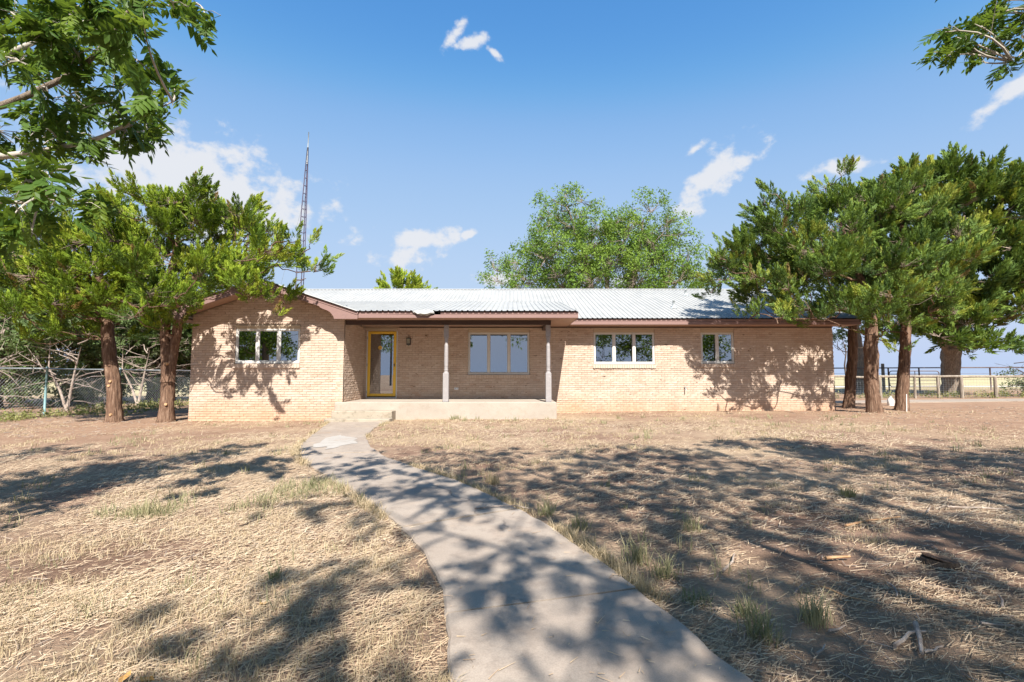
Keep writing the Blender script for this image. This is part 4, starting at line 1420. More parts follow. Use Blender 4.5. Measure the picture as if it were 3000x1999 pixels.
# three junipers at the right end of the house
t = empty('juniper_tree', (10.604, 14.248, gzf(10.6, 14.25) - .03), 'wide juniper in front of the end wall, its limbs hanging over the metal roof', 'tree', 'junipers beside the house')
lobed_tree(t, [[(10.604, 14.248, -.05), (10.55, 14.25, .9), (10.55, 14.2, 2.0), (10.6, 14.2, 2.8), (10.3, 14.2, 4.4), (9.9, 14.3, 5.8)]], [[.18, .175, .17, .14, .09, .03]], TL, JUN, M['juniper2'], M['redbark'],
           138, .42, twig=.5, flat=.55, dead=.02, per=12, offs=((0, 1.0), (-.75, .85), (.7, .85)), seed=5, limb_r=.055, twigmat=M['twigwood'], zmin=2.2)
t = empty('juniper_tree', (11.287, 16.37, gzf(11.3, 16.4) - .03), 'dark leaning juniper trunk just behind the corner of the end wall', 'tree', 'junipers beside the house')
lobed_tree(t, [[(11.287, 16.37, -.1), (11.42, 16.37, .9), (11.5, 16.3, 2.0), (11.5, 16.2, 3.2), (11.3, 15.9, 5.2), (11.2, 15.7, 6.8)]], [[.15, .15, .14, .12, .08, .03]], T1L, JUN, M['juniper2'], M['redbark'],
           128, .45, twig=.5, flat=.55, dead=.02, per=12, offs=((0, 1.0), (-.8, .85), (.9, .85)), seed=6, limb_r=.055, twigmat=M['twigwood'], zmin=2.8)
t = empty('juniper_tree', (12.125, 15.158, gzf(12.1, 15.2) - .03), 'juniper with a straight dark trunk and a thin white stake at its foot', 'tree', 'junipers beside the house')
lobed_tree(t, [[(12.125, 15.158, -.05), (12.2, 15.15, .9), (12.3, 15.1, 2.0), (12.4, 15.1, 3.2), (12.6, 15.3, 5.2), (12.8, 15.6, 7.0)]], [[.16, .155, .14, .12, .08, .03]], T3L, JUN, M['juniper2'], M['redbark'],
           128, .45, twig=.5, flat=.55, dead=.02, per=12, offs=((0, 1.0), (-.8, .85), (.9, .85)), seed=7, limb_r=.055, twigmat=M['twigwood'], zmin=2.4)
# large juniper beyond the rail fence and a grey one in the gap
t = empty('juniper_tree', (23.287, 25.712, gzf(23, 25.7) - .03), 'huge dark juniper with a thick short trunk beyond the wooden rail fence', 'tree', 'trees beyond the rail fence')
lobed_tree(t, [[(23.287, 25.712, 0), (23.2, 25.6, 1.2), (22.9, 25.2, 2.4), (22.6, 24.6, 3.6), (22.5, 24.0, 6.0), (22.5, 23.6, 9.0)], [(22.9, 25.2, 2.2), (21.8, 24.6, 3.2), (20.8, 24, 5.0), (20.4, 23.6, 8.0)]], [[.42, .38, .40, .3, .2, .06], [.2, .2, .14, .05]],
           T4L, JUN_FAR, M['juniper2'], M['greybark'], 42, .80, flat=.6, dead=.01, offs=((0, 1.0), (1.7, .9)), twig=.3, seed=8, limb_r=.08, twigmat=M['deadwood'], twig_r=.01, zmin=2.6)
t = empty('bare_tree', (22.785, 31.55, gzf(22.8, 31.5) - .03), 'grey-barked tree seen in the narrow gap beside the end wall', 'tree', 'trees beyond the rail fence')
lobed_tree(t, [[(22.785, 31.55, 0), (22.7, 31.5, 1.6), (22.6, 31.5, 3.2), (22.5, 31.5, 5)]], [[.34, .28, .22, .1]],
           [(21.6, 31.5, 4.2, 1.0), (22.6, 31.5, 4.6, 1.2), (20.9, 31.5, 3.6, .8), (23.8, 31.5, 3.8, .9), (21.2, 31.5, 2.9, .6), (22.8, 31.5, 3.4, .7), (22, 31.5, 5.6, 1.2)], ELM, M['thicket'], M['greybark'], 22, .6, seed=9, limb_r=.06, twig_r=.012, slope=.7, zmin=1.4)
# leaning sapling in the same gap
s = empty('sapling', (17.4, 25.3, gzf(17.4, 25.3)), 'thin bare crooked sapling against the sky beside the end wall', 'tree')
m = MB(); m.tube([(17.4, 25.3, 0), (17.45, 25.3, .9), (17.38, 25.3, 1.7), (17.5, 25.3, 2.4), (17.3, 25.3, 3.2)], [.05, .045, .035, .03, .01], 7)
m.build('trunk', M['darkbark'], s, smooth=True)
m = MB()
m.tube([(17.4, 25.3, 1.5), (17.8, 25.3, 2.0), (18.2, 25.3, 2.3)], [.02, .018, .008], 5); m.tube([(17.45, 25.3, 2.2), (17.1, 25.3, 2.7)], [.018, .006], 5)
m.tube([(17.4, 25.3, 2.8), (18.2, 25.2, 2.6), (18.9, 25.2, 2.9)], [.02, .014, .006], 5)
m.build('limbs', M['darkbark'], s, smooth=True)

# elm behind the house
t = empty('elm_tree', (6.3, 30, 0.05), 'big airy leafy tree rising behind the roof ridge', 'tree', 'trees behind the house')
lobed_tree(t, [[(6.5, 30, -.1), (6.5, 30, 2.5), (6.9, 30, 4.6), (7.5, 30, 6.6), (8.0, 30, 9), (8.3, 30, 11)], [(6.5, 30, 2.2), (5.6, 30, 4.4), (5.0, 30, 6.6), (4.4, 30, 9.4), (3.4, 30, 12)], [(6.6, 30, 3), (8.4, 30, 5.2), (9.6, 30, 6.8), (10.2, 30, 8.5)], [(6.5, 30, 2.4), (6.1, 30.3, 5), (6.0, 30.3, 7.6), (6.3, 30.2, 10.6)]],
           [[.42, .36, .26, .2, .12, .04], [.3, .24, .18, .11, .03], [.26, .2, .13, .05], [.24, .18, .13, .04]], EL, ELM, M['elm'], M['greybark'], 46, .46, per=7, puff=.4, offs=((0, 1.0), (-1.6, .9), (1.6, .9)), up=.2, outw=.3, seed=12, limb_r=.07, twig=.45, twig_r=.010, slope=.8, zmin=3.4, shell=.35, gap=.12)
t = empty('juniper_tree', (-6.8, 30, -.05), 'small juniper top just showing over the ridge beside the door bay', 'tree', 'trees behind the house')
lobed_tree(t, [[(-6.8, 30, -.2), (-6.8, 30, 3), (-6.7, 30, 6.6)]], [[.25, .18, .05]], SL, JUN_FAR, M['juniper'], M['redbark'], 46, .6, seed=13, rnd_lo=.4, rnd_hi=1.0, limb_r=.05, zmin=2.5, offs=((0, 1.0), (.8, .9)))

# ------------------------------------------------------------------ pecans: one reaching in at the upper left, one spreading over the yard behind the camera
PLL = [(-4.3,4.0,4.3,0.31),(-3.91,3.99,4.29,0.3),(-2.58,2.92,3.44,0.21),(-2.36,2.95,3.43,0.15),(-2.69,3.85,4.29,0.13),(-2.48,3.73,4.08,0.08),(-3.83,3.65,3.64,0.3),(-3.05,3.22,3.41,0.25),(-3.02,3.58,3.66,0.21),(-2.78,3.58,3.54,0.14),(-2.6,3.55,3.36,0.1),(-2.4,3.04,2.99,0.14),(-2.95,3.37,3.18,0.21),(-3.31,3.32,3.09,0.25),(-3.04,3.72,3.19,0.12),(-3.11,4.04,3.37,0.08),(-4.25,3.99,3.17,0.25),(-3.37,3.5,2.93,0.19),(-3.07,3.38,2.87,0.12),(-3.3,3.17,2.49,0.2),(-2.82,2.89,2.38,0.14),(-3.04,2.88,2.16,0.13),(-3.37,3.41,2.33,0.14),(-3.06,3.23,2.42,0.09),(-3.35,3.31,2.16,0.08),(-4.22,3.92,2.28,0.09),(-2.56,3.48,3.97,0.08)]
PRL = [(3.81,4.1,4.24,0.07),(3.94,4.1,4.2,0.09),(4.07,4.1,4.16,0.1),(3.91,4.1,4.06,0.07),(4.12,4.1,4.32,0.09),(4.25,4.1,4.22,0.11),(4.32,4.1,4.38,0.13),(4.43,4.1,4.26,0.11),(4.52,4.1,4.42,0.15),(4.37,4.1,4.46,0.11),(4.14,4.1,3.98,0.07),(4.32,4.1,3.88,0.06),(4.46,4.1,3.94,0.08),(4.54,4.1,4.18,0.09),(4.33,4.1,4.51,0.09)]
TH = math.radians(4.02)


def in_frame(p, pad=1.04):
    """points (n,3) that fall inside the picture"""
    dz = p[:, 2] - CAM_Z
    fw = p[:, 1] * math.cos(TH) + dz * math.sin(TH); upc = -p[:, 1] * math.sin(TH) + dz * math.cos(TH)
    f = 17 / 18.
    return (fw > .2) & (np.abs(p[:, 0]) * f < pad * fw) & (np.abs(upc) * f < pad * fw * 682 / 1024)


def pecan(root, trunks, trad, limbs_paths, near, far, seed, nleaf_near, nleaf_far, size=.30, far_size=.36, clear=False):
    """near lobes: single leaves; far lobes: merged foliage. limbs_paths: named boughs [(points, radii)]"""
    global rng
    old = rng; rng = np.random.default_rng(seed)
    og = origin_of(root)
    Qs = []
    for path, rd in zip(trunks, trad):
        V, F, Q = trunk_mesh(path, rd)
        link('trunk', mesh_np('trunk', V - og, [F], smooth=True), M['greybark'], root); Qs.append(Q)
    bough_pts = list(Qs)
    for pts, rd in limbs_paths:
        P = np.array(pts, float)
        s = np.linspace(0, 1, len(P)); tt = np.linspace(0, 1, 5 * len(P))
        Q = np.stack([np.interp(tt, s, P[:, i]) for i in range(3)], 1)
        for _ in range(3): Q[1:-1] = (Q[:-2] + 2 * Q[1:-1] + Q[2:]) / 4
        m = MB(); m.tube(Q, np.interp(tt, s, rd), 9, wob=.12)
        m.build('bough', M['palebark'] if rd[0] < .05 else M['greybark'], root, smooth=True)
        bough_pts.append(Q)
    Q = np.concatenate(bough_pts)
    tw = MB()
    out = {}
    for kind, lobes, nl, sz in (('near', near, nleaf_near, size), ('far', far, nleaf_far, far_size)):
        pos, D, sc = [], [], []
        for (x, y, z, r) in lobes:
            c = V3(x, y, z)
            j = np.argmin(np.linalg.norm(Q - c, axis=1) + .5 * np.maximum(0, Q[:, 2] - c[2]))
            a = Q[j]
            mid = (a + c) / 2 + rng.normal(0, .06, 3) + V3(0, 0, .08)
            path = bez(a, mid, c, 6)
            tw.tube(path, np.linspace(.006 + .008 * min(1, np.linalg.norm(c - a)), .004, 6), 5, cap=False)
            n = max(3, int(nl * (r / .2) ** 1.3)) if kind == 'near' else nl
            axis = (c - a) / (np.linalg.norm(c - a) + 1e-6)
            d = rng.normal(0, 1, (n, 3)); d /= np.linalg.norm(d, axis=1)[:, None]
            d = d * .75 + axis * .5 + V3(0, 0, -.22); d /= np.linalg.norm(d, axis=1)[:, None]
            p = c + rng.normal(0, 1, (n, 3)) * r * (.33 if kind == 'near' else .48) - (d * sz * .4 if kind == 'near' else 0)
            pos.append(p); D.append(d); sc.append(sz * (.75 + .5 * rng.random(n)))
            for q in range(0, n, 2 if kind == 'near' else 5):
                tw.tube([path[4], (path[4] + p[q]) / 2 + V3(0, 0, .02), p[q]], [.004, .003, .002], 4, cap=False)
        if pos: out[kind] = tuple(map(np.concatenate, (pos, D, sc)))
    tw.build('twigs', M['palebark'], root)['kind'] = 'stuff'
    p, D, sc = out['near']
    # leaves that show largest are single pieces
    order = np.argsort(np.linalg.norm(p - V3(0, 0, CAM_Z), axis=1) - 50 * in_frame(p))
    variants = []
    for k in range(10):
        v, fl = PEC[k % len(PEC)]
        variants.append(mesh_np('leaf', v, fl, np.full(len(v), [.2, .35, .5, .6, .7, .3, .45, .9, .55, .15][k])))
    S, Nn, Dd = basis_from(D, rng.normal(0, .6, len(D)))
    for i in order[:290]:
        o = link('leaf', variants[rng.integers(0, 10)], M['pecan'], root)
        m = Matrix(((S[i][0], Nn[i][0], Dd[i][0], 0), (S[i][1], Nn[i][1], Dd[i][1], 0), (S[i][2], Nn[i][2], Dd[i][2], 0), (0, 0, 0, 1)))
        o.matrix_basis = Matrix.Translation(Vector(p[i] - og)) @ m @ Matrix.Scale(float(sc[i]), 4)
    rest = order[290:]
    P_, D_, S_ = [p[rest]], [D[rest]], [sc[rest]]
    vs = PEC
    if 'far' in out:
        fp, fd, fs = out['far']
        kf = ~in_frame(fp + fd * fs[:, None] * .5, 1.03) if clear else np.ones(len(fp), bool)
        fp, fd, fs = fp[kf], fd[kf], fs[kf]
        P_.append(fp); D_.append(fd); S_.append(fs)
        vs = PEC_FAR
    P_, D_, S_ = map(np.concatenate, (P_, D_, S_))
    if len(P_):
        V, F, A = stamp(vs, P_, D_, S_, rng.normal(0, .6, len(P_)), np.clip(rng.normal(.45, .2, len(P_)), 0, 1))
        o = link('crown', mesh_np('crown', V - og, F, A), M['pecan'], root)
    rng = old


# upper left pecan: trunk outside the picture, a low bough reaching to the right
t = empty('pecan_tree', (-6.4, .6, gzf(-6.4, .6)), 'pecan tree reaching in at the upper left with long hanging leaves', 'tree', 'pecans in the front yard')
far = []
r_ = random.Random(31)
for k in range(70):
    x, y, z = r_.uniform(-9.5, -5.0), r_.uniform(-3.5, 2.6), r_.uniform(3.0, 7.0)
    if in_frame(np.array([(x, y, z)]), 1.25)[0]: continue
    far.append((x, y, z, r_.uniform(.35, .55)))
for k in range(16):
    x, y, z = r_.uniform(-5.2, -4.0), r_.uniform(1.6, 3.6), r_.uniform(2.3, 4.4)
    far.append((x, y, z, .35))
for (x, y, z) in ((-5.4, 1.8, 2.3), (-4.9, 2.4, 2.55), (-4.4, 2.9, 2.75), (-4.3, 3.4, 3.35), (-4.5, 3.0, 3.0), (-4.0, 3.6, 3.8), (-4.1, 3.2, 2.5), (-5.0, 2.2, 2.9)):
    for k in range(3):
        far.append((x + r_.uniform(-.3, .2), y + r_.uniform(-.3, .3), z + r_.uniform(-.1, .4), .3))
near = list(PLL)
r_ = random.Random(5)
near += [(-2.62, 3.22, 3.85, .12), (-2.9, 3.3, 3.55, .14), (-2.62, 3.48, 3.2, .1), (-2.9, 3.5, 3.0, .12), (-2.7, 3.8, 4.2, .1), (-3.2, 3.85, 4.25, .14)]
near += [(x + r_.uniform(-.12, .12), y + r_.uniform(-.5, .6), z + r_.uniform(-.08, .12), r * .9) for (x, y, z, r) in PLL if r > .18]
pecan(t, [[(-6.4, .6, -.1), (-6.35, .65, 1.2), (-6.3, .8, 2.0), (-6.4, .7, 3.4), (-6.8, .2, 5.2), (-7, 0, 6.4)]], [[.26, .22, .2, .16, .1, .05]],
      [([(-6.3, .8, 1.95), (-5.4, 1.8, 2.3), (-4.4, 2.9, 2.75), (-3.7, 3.3, 3.05), (-3.1, 3.35, 3.4), (-2.75, 3.25, 3.7), (-2.5, 3.2, 4.05)], [.11, .08, .05, .026, .017, .012, .006]),
       ([(-5.0, 2.25, 2.5), (-4.2, 3.1, 2.4), (-3.6, 3.35, 2.42), (-3.25, 3.3, 2.4), (-2.95, 3.0, 2.35)], [.04, .026, .015, .010, .004]),
       ([(-4.4, 2.9, 2.75), (-3.8, 3.4, 2.75), (-3.1, 3.5, 2.95), (-2.75, 3.45, 3.1), (-2.55, 3.5, 3.25)], [.034, .024, .015, .009, .004]),
       ([(-4.6, 2.7, 2.7), (-4.3, 3.5, 3.4), (-3.8, 3.8, 4.0), (-3.2, 3.85, 4.3), (-2.7, 3.8, 4.25)], [.04, .026, .016, .010, .004])],
      near, far, 41, 13, 18, size=.225, far_size=.27)

# yard pecan behind the camera, its crown shading the walk; one twig end dips into the upper right
t = empty('pecan_tree', (4.6, -4.8, gzf(4.6, -4.8)), 'pecan tree whose leafy twig dips into the upper right corner', 'tree', 'pecans in the front yard')
far = []
r_ = random.Random(77)
tries = 0
while len(far) < 500 and tries < 9000:
    tries += 1
    xs, ys = r_.uniform(-2.4, 10.5), r_.uniform(-1.5, 7.5)
    left = -1.15 - .22 * (ys - 2.0)
    if xs < left: continue
    if xs < .9 and r_.random() < .35: continue
    if vnoise(xs, ys, 1.2, 9) < .2: continue
    h = r_.uniform(4.2, 8.2)
    x = xs + h * math.tan(math.radians(90) - SUN_EL) * math.sin(SUN_AZ); y = ys - h * math.cos(SUN_AZ) / math.tan(SUN_EL)
    if in_frame(np.array([(x, y, h - .55), (x, y + .4, h - .4)]), 1.12).any(): continue
    far.append((x, y, h, r_.uniform(.5, .85)))
for k in range(50):
    far.append((r_.uniform(-.5, 9.5), r_.uniform(-11, -5), r_.uniform(3.6, 8.5), .6))
for (x, y, z) in ((5.2, 1.6, 5.3), (5.1, 2.4, 5.0), (5.0, 3.2, 4.7), (4.95, 3.7, 4.5), (5.2, 3.9, 4.4), (5.3, .6, 5.3)):
    for k in range(3):
        far.append((x + r_.uniform(0, .4), y + r_.uniform(-.3, .3), z + r_.uniform(-.1, .4), .35))
near = [(x, y, z, r) for (x, y, z, r) in PRL] + [(x + .03, y + .25, z + .03, r) for (x, y, z, r) in PRL if r > .085]
pecan(t, [[(4.6, -4.8, -.1), (4.6, -4.7, 1.4), (4.55, -4.6, 2.6), (4.4, -4.3, 4.4), (4.3, -4.2, 6.6)]], [[.34, .27, .25, .2, .08]],
      [([(4.55, -4.6, 2.5), (4.9, -2.6, 4.0), (5.2, -.4, 5.2), (5.2, 1.6, 5.3), (5.0, 3.2, 4.7), (4.6, 4.0, 4.3)], [.10, .07, .05, .035, .02, .008]),
       ([(4.5, -4.5, 2.7), (3.4, -2.8, 4.4), (2.2, -1.2, 5.6), (1.0, .2, 6.4), (.2, 1.0, 6.8)], [.09, .06, .04, .025, .01]),
       ([(4.5, -4.4, 3.2), (5.8, -2.8, 5.0), (7.4, -1.2, 6.2), (8.6, .2, 6.8)], [.09, .06, .035, .01]),
       ([(4.5, -4.4, 3.6), (3.0, -3.8, 5.4), (1.4, -3.2, 6.4), (.2, -2.6, 6.8)], [.08, .05, .03, .01]),
       ([(4.45, -4.4, 3.8), (4.4, -2.0, 6.4), (4.2, .2, 7.6)], [.08, .045, .01]),
       ([(5.0, 3.2, 4.7), (4.9, 3.8, 4.5), (4.7, 4.1, 4.2), (4.45, 4.12, 3.98)], [.025, .018, .01, .004])],
      near, far, 43, 9, 15, size=.20, far_size=.29, clear=True)

# ------------------------------------------------------------------ thicket beyond the chain link fence
def bare_branches(root, starts, n, reach, seed, mat):
    r = random.Random(seed)
    m = MB()
    for k in range(n):
        p = V3(*r.choice(starts)); p = p + V3(r.uniform(-.1, .1), r.uniform(-.1, .1), r.uniform(-.4, .6))
        a = r.uniform(0, 6.283); d = V3(math.cos(a), math.sin(a) * .7, r.uniform(-.25, .75)); d /= np.linalg.norm(d)
        pts = [p]; L = r.uniform(.5, 1) * reach
        for q in range(5):
            d = d + V3(r.uniform(-.35, .35), r.uniform(-.35, .35), r.uniform(-.35, .25)); d /= np.linalg.norm(d)
            p = p + d * L / 5
            if p[2] < .05: p[2] = .05 + r.random() * .1
            pts.append(p)
        r0 = r.uniform(.009, .026)
        m.tube(pts, np.linspace(r0, .005, 6), 5, cap=False)
        for q in (2, 3, 4):
            dd = V3(r.uniform(-1, 1), r.uniform(-1, 1), r.uniform(-.5, .9)); dd /= np.linalg.norm(dd)
            b = pts[q]; e = b + dd * r.uniform(.3, .8) * reach * .3
            m.tube([b, (b + e) / 2 + V3(r.uniform(-.06, .06), 0, r.uniform(-.06, .06)), e], [r0 * .5, r0 * .35, .003], 4, cap=False)
    m.build('bare_branches', mat, root)['kind'] = 'stuff'


def thicket_tree(loc, label, cx, cz, rx, rz, n, seed, leafmat, dens, height, lean, nbare, name='thicket_tree', vary=.75):
    x, y = loc
    r = random.Random(seed)
    root = empty(name, (x, y, gzf(x, y) - .05), label, 'tree', 'trees beyond the chain link fence')
    lobes = []
    for k in range(n):
        a = r.uniform(0, 6.283); q = r.random() ** .5
        lobes.append((cx + rx * q * math.cos(a), y + r.uniform(-1.4, 1.4), cz + rz * q * math.sin(a), r.uniform(.45, .85)))
    stems, rads = [], []
    for k in range(3):
        dx = r.uniform(-1, 1) + lean
        stems.append([(x + .1 * k - .1, y, -.3), (x + .25 * dx, y + r.uniform(-.2, .2), height * .25), (x + .7 * dx, y + r.uniform(-.4, .4), height * .55), (x + 1.2 * dx, y, height)])
        rads.append([.16, .12, .08, .02])
    lobed_tree(root, stems, rads, lobes, ELM if name == 'thicket_tree' else JUN_FAR, leafmat, M['darkbark'], dens, .5, seed=seed, limb_r=.035, twig=.5, twig_r=.008, slope=.6, zmin=.4, shell=.3, offs=((0, 1.0), (-.9, .9)), up=.1, twigmat=M['deadwood'])
    st = [tuple(p) for s in stems for p in s[1:]]
    st += [(a_, b_ - 1.5, c_) for a_, b_, c_ in st if c_ < 3.2] * 2
    bare_branches(root, st, int(nbare * 1.8), 2.8, seed + 5, M['deadwood'])


thicket_tree((-21.6, 20.4), 'gnarled dark-trunked tree at the picture edge beyond the chain link fence', -21.0, 3.3, 2.8, 3.0, 30, 51, M['thicket'], 88, 5.5, .2, 34)
thicket_tree((-20.6, 23.6), 'tangled half-bare tree behind the fence, left of the first juniper trunk', -20.2, 2.9, 2.6, 2.6, 30, 52, M['thicket'], 88, 5.0, .3, 40)
thicket_tree((-19.6, 26.4), 'leafy tangled tree behind the fence between the two juniper trunks', -18.9, 2.6, 2.4, 2.3, 30, 53, M['thicket'], 88, 5.0, .3, 26)
thicket_tree((-18.2, 25.0), 'pale grey-green evergreen behind the fence between the juniper trunks', -17.2, 3.6, 1.3, 1.5, 14, 54, M['thicket'], 88, 4.6, .5, 14, name='grey_evergreen')
thicket_tree((-17.4, 28.5), 'dark leafy tree showing between the juniper and the wing corner', -17.9, 2.2, 2.2, 1.9, 24, 55, M['thicket'], 88, 4.2, 0, 18)
thicket_tree((-25.6, 25.0), 'sparse bare-topped tree far back at the picture edge', -24.8, 4.6, 2.6, 3.4, 24, 56, M['thicket'], 88, 7.0, .2, 30)

# leafless sunlit shrubs just outside the fence
for k, (x, y, lab) in enumerate([(-17.6, 15.9, 'leafless grey shrub at the picture edge just outside the chain link fence'), (-17.0, 18.6, 'bare tangled shrub just outside the fence, left of the first juniper trunk'), (-16.6, 21.6, 'bare shrub outside the fence seen between the two juniper trunks')]):
    t = empty('bare_shrub', (x, y, gzf(x, y) - .02), lab, 'shrub', 'leafless shrubs outside the fence')
    m = MB(); m.tube([(x, y, -.2), (x + .1, y, .5), (x + .3, y - .1, 1.3), (x + .4, y, 2.3)], [.06, .05, .035, .01], 7); m.build('stem', M['deadwood'], t, smooth=True)
    m = MB(); m.tube([(x, y, -.2), (x - .3, y, .6), (x - .7, y - .1, 1.5), (x - .8, y, 2.5)], [.05, .045, .03, .01], 7); m.build('stem', M['deadwood'], t, smooth=True)
    bare_branches(t, [(x + .1, y, .6), (x + .3, y, 1.2), (x - .4, y, 1.0), (x - .7, y, 1.7), (x + .3, y, 1.9)], 24, 2.1, 90 + k, M['deadwood'])

# ------------------------------------------------------------------ fences
def chain_fence():
    X = -15.2
    root = empty('chain_link_fence', (X, 11.0, gzf(X, 16)), 'chain link fence with teal posts running back beside the junipers', 'fence')
    top = 1.43
    ys = [9.85, 12.85, 15.84, 18.8, 21.7, 24.6, 27.5]
    for y in ys:
        m = MB(); m.tube([(X, y, -.3), (X, y, top + .01)], .033, 10); m.tube([(X, y, top + .01), (X, y, top + .05)], [.04, .02], 10)
        m.build('post', M['fence_post'], root, smooth=True)
    for a, b in zip(ys[:-1], ys[1:]):
        m = MB(); m.tube([(X + .0, a + .02, top - .02), (X, (a + b) / 2, top - .035), (X, b - .02, top - .02)], .021, 8); m.build('top_rail', M['galv'], root, smooth=True)
    S, E = [], []
    z0, z1 = -.1, top - .03
    h = z1 - z0
    pitch = .11
    y = ys[0] - h
    while y < ys[-1]:
        for sgn in (1, -1):
            a, b = (y, y + h) if sgn > 0 else (y + h, y)
            # clip to the run
            ta, tb = 0.0, 1.0
            lo, hi = ys[0], ys[-1]
            f = lambda t: a + (b - a) * t
            if abs(b - a) > 1e-6:
                t1, t2 = (lo - a) / (b - a), (hi - a) / (b - a)
                ta, tb = max(0, min(t1, t2)), min(1, max(t1, t2))
            if tb > ta:
                S.append((X - .03 + .004 * sgn, f(ta), z0 + h * ta)); E.append((X - .03 + .004 * sgn, f(tb), z0 + h * tb))
        y += pitch
    V, F = batch_tubes(np.array(S), np.array(E), .0026, .0026, 3)
    link('wire_mesh', mesh_np('wire_mesh', V - origin_of(root), [F]), M['galv'], root)['kind'] = 'stuff'


chain_fence()


def rail_fence():
    root = empty('rail_fence', (14.2, 21.7, gzf(14.2, 21.7)), 'weathered wooden rail fence with wire mesh behind the right-hand junipers', 'fence')
    r = random.Random(3)
    xs = [13.3, 14.9, 16.4, 17.88, 18.9, 19.9, 21.35, 22.8, 24.3, 25.8, 27.3]
    fy = lambda x: 21.7 - .035 * (x - 14)
    tops = []
    for x in xs:
        y = fy(x); w = r.uniform(.05, .075); lean = r.uniform(-.03, .03); g = gzf(x, y)
        m = MB(); m.tube([(x, y, g - .3), (x + lean * .5, y, g + .5), (x + lean, y, 1.10)], [w, w * .95, w * .9], 9, wob=.12)
        m.build('post', M['greywood'], root)
    for a, b in zip(xs[:-1], xs[1:]):
        m = MB(); z = 1.125 + r.uniform(-.015, .015)
        m.tube([(a - .03, fy(a) - .0, z), ((a + b) / 2, fy((a + b) / 2), z + r.uniform(-.02, .015)), (b + .03, fy(b), z + .01)], [.05, .045, .05], 8, wob=.1)
        m.build('rail', M['greywood'], root)
    S, E = [], []
    for k in range(11):
        z = .16 + .09 * k
        for a, b in zip(xs[:-1], xs[1:]):
            S.append((a, fy(a) + .07, z)); E.append((b, fy(b) + .07, z))
    x = xs[0]
    while x < xs[-1]:
        S.append((x, fy(x) + .07, .12)); E.append((x, fy(x) + .07, 1.08)); x += .12
    V, F = batch_tubes(np.array(S), np.array(E), .0028, .0028, 3)
    link('wire_mesh', mesh_np('wire_mesh', V - origin_of(root), [F]), M['galv'], root)['kind'] = 'stuff'


rail_fence()


def pipe_fence():
    root = empty('pipe_fence', (17, 30, gzf(17, 30)), 'dark steel pipe fence further back behind the wooden rail fence', 'fence')
    xs = [15.0, 17.1, 19.2, 21.3, 23.3, 25.2, 27.4, 29.6, 31.8, 34]
    for x in xs:
        m = MB(); m.tube([(x, 30, 0), (x, 30, 1.66)], .04, 8); m.build('post', M['rust'], root, smooth=True)
    for a, b in zip(xs[:-1], xs[1:]):
        m = MB(); m.tube([(a, 30, 1.64 + .004 * (a - 24)), (b, 30, 1.64 + .004 * (b - 24))], .035, 8); m.build('top_rail', M['rust'], root, smooth=True)
    for z in (.55, .92, 1.28):
        m = MB(); m.tube([(15, 30.03, z), (34, 30.03, z)], .007, 4); m.build('cable', M['rust'], root)
    g = empty('pipe_gate', (24.9, 32, gzf(25, 32)), 'round-cornered steel tube gate seen through the pipe fence', 'gate')
    m = MB()
    x0, x1, z0, z1, rr = 24.9, 28.2, .42, 1.46, .18
    pts = []
    for cx, cz, a0 in ((x1 - rr, z0 + rr, -90), (x1 - rr, z1 - rr, 0), (x0 + rr, z1 - rr, 90), (x0 + rr, z0 + rr, 180)):
        for k in range(5):
            a = math.radians(a0 + 22.5 * k); pts.append((cx + rr * math.cos(a), 32, cz + rr * math.sin(a)))
    pts.append(pts[0])
    m.tube(pts, .028, 8); m.build('gate_frame', M['rust'], g, smooth=True)
    for z in (.62, .82, 1.02, 1.24):
        m = MB(); m.tube([(x0, 32, z), (x1, 32, z)], .02, 6); m.build('bar', M['rust'], g, smooth=True)
    m = MB(); m.tube([(26.6, 32, z0), (26.6, 32, z1)], .02, 6); m.build('upright', M['rust'], g, smooth=True)
    for x in (24.5, 28.5):
        p = MB(); p.tube([(x, 32, -.1), (x, 32, 1.95)], [.10, .09], 10, wob=.1)
        tag(p.build('gate_post', M['greywood']), 'stout grey wooden post at one side of the tube gate' if x < 26 else 'stout grey wooden post at the far side of the tube gate', 'post')


pipe_fence()

# pale farm track across the pasture
m = MB()
V = []
for k in range(20):
    x = 8 + k * 5.0
    V += [(x, 37.2 + .3 * math.sin(k), .009 * min(x, 30) + .03), (x, 40.5 + .3 * math.sin(k * 1.3), .009 * min(x, 30) + .03)]
m.add(V, [(2 * i, 2 * i + 2, 2 * i + 3, 2 * i + 1) for i in range(19)])
M['track'] = m_simple('caliche_track', (.55, .48, .38), (.68, .61, .50), 1.2, .95)
tag(m.build('farm_track', M['track']), kind='structure')

# brush heaped on the rail fence
t = empty('brush_bush', (24.6, 22.6, gzf(24.6, 22.6)), 'dark tangle of bush and vine growing over the rail fence', 'bush')
r_ = random.Random(9)
lob = [(24.6 + r_.uniform(-1.5, 2.2), 22.6 + r_.uniform(-.5, .8), r_.uniform(.35, 1.15), r_.uniform(.3, .5)) for _ in range(16)]
lobed_tree(t, [[(24.6, 22.6, 0), (24.7, 22.6, .5), (24.5, 22.6, 1.0)]], [[.06, .05, .02]], lob, ELM, M['thicket'], M['darkbark'], 46, .34, seed=61, limb_r=.025, twig=.8, twig_r=.006, slope=.3, zmin=.1, rnd_hi=.55)
bare_branches(t, [(24.4, 22.4, .8), (23.4, 22.0, 1.0), (22.6, 21.9, 1.2), (25.2, 22.3, 1.0)], 22, 1.7, 62, M['darkbark'])

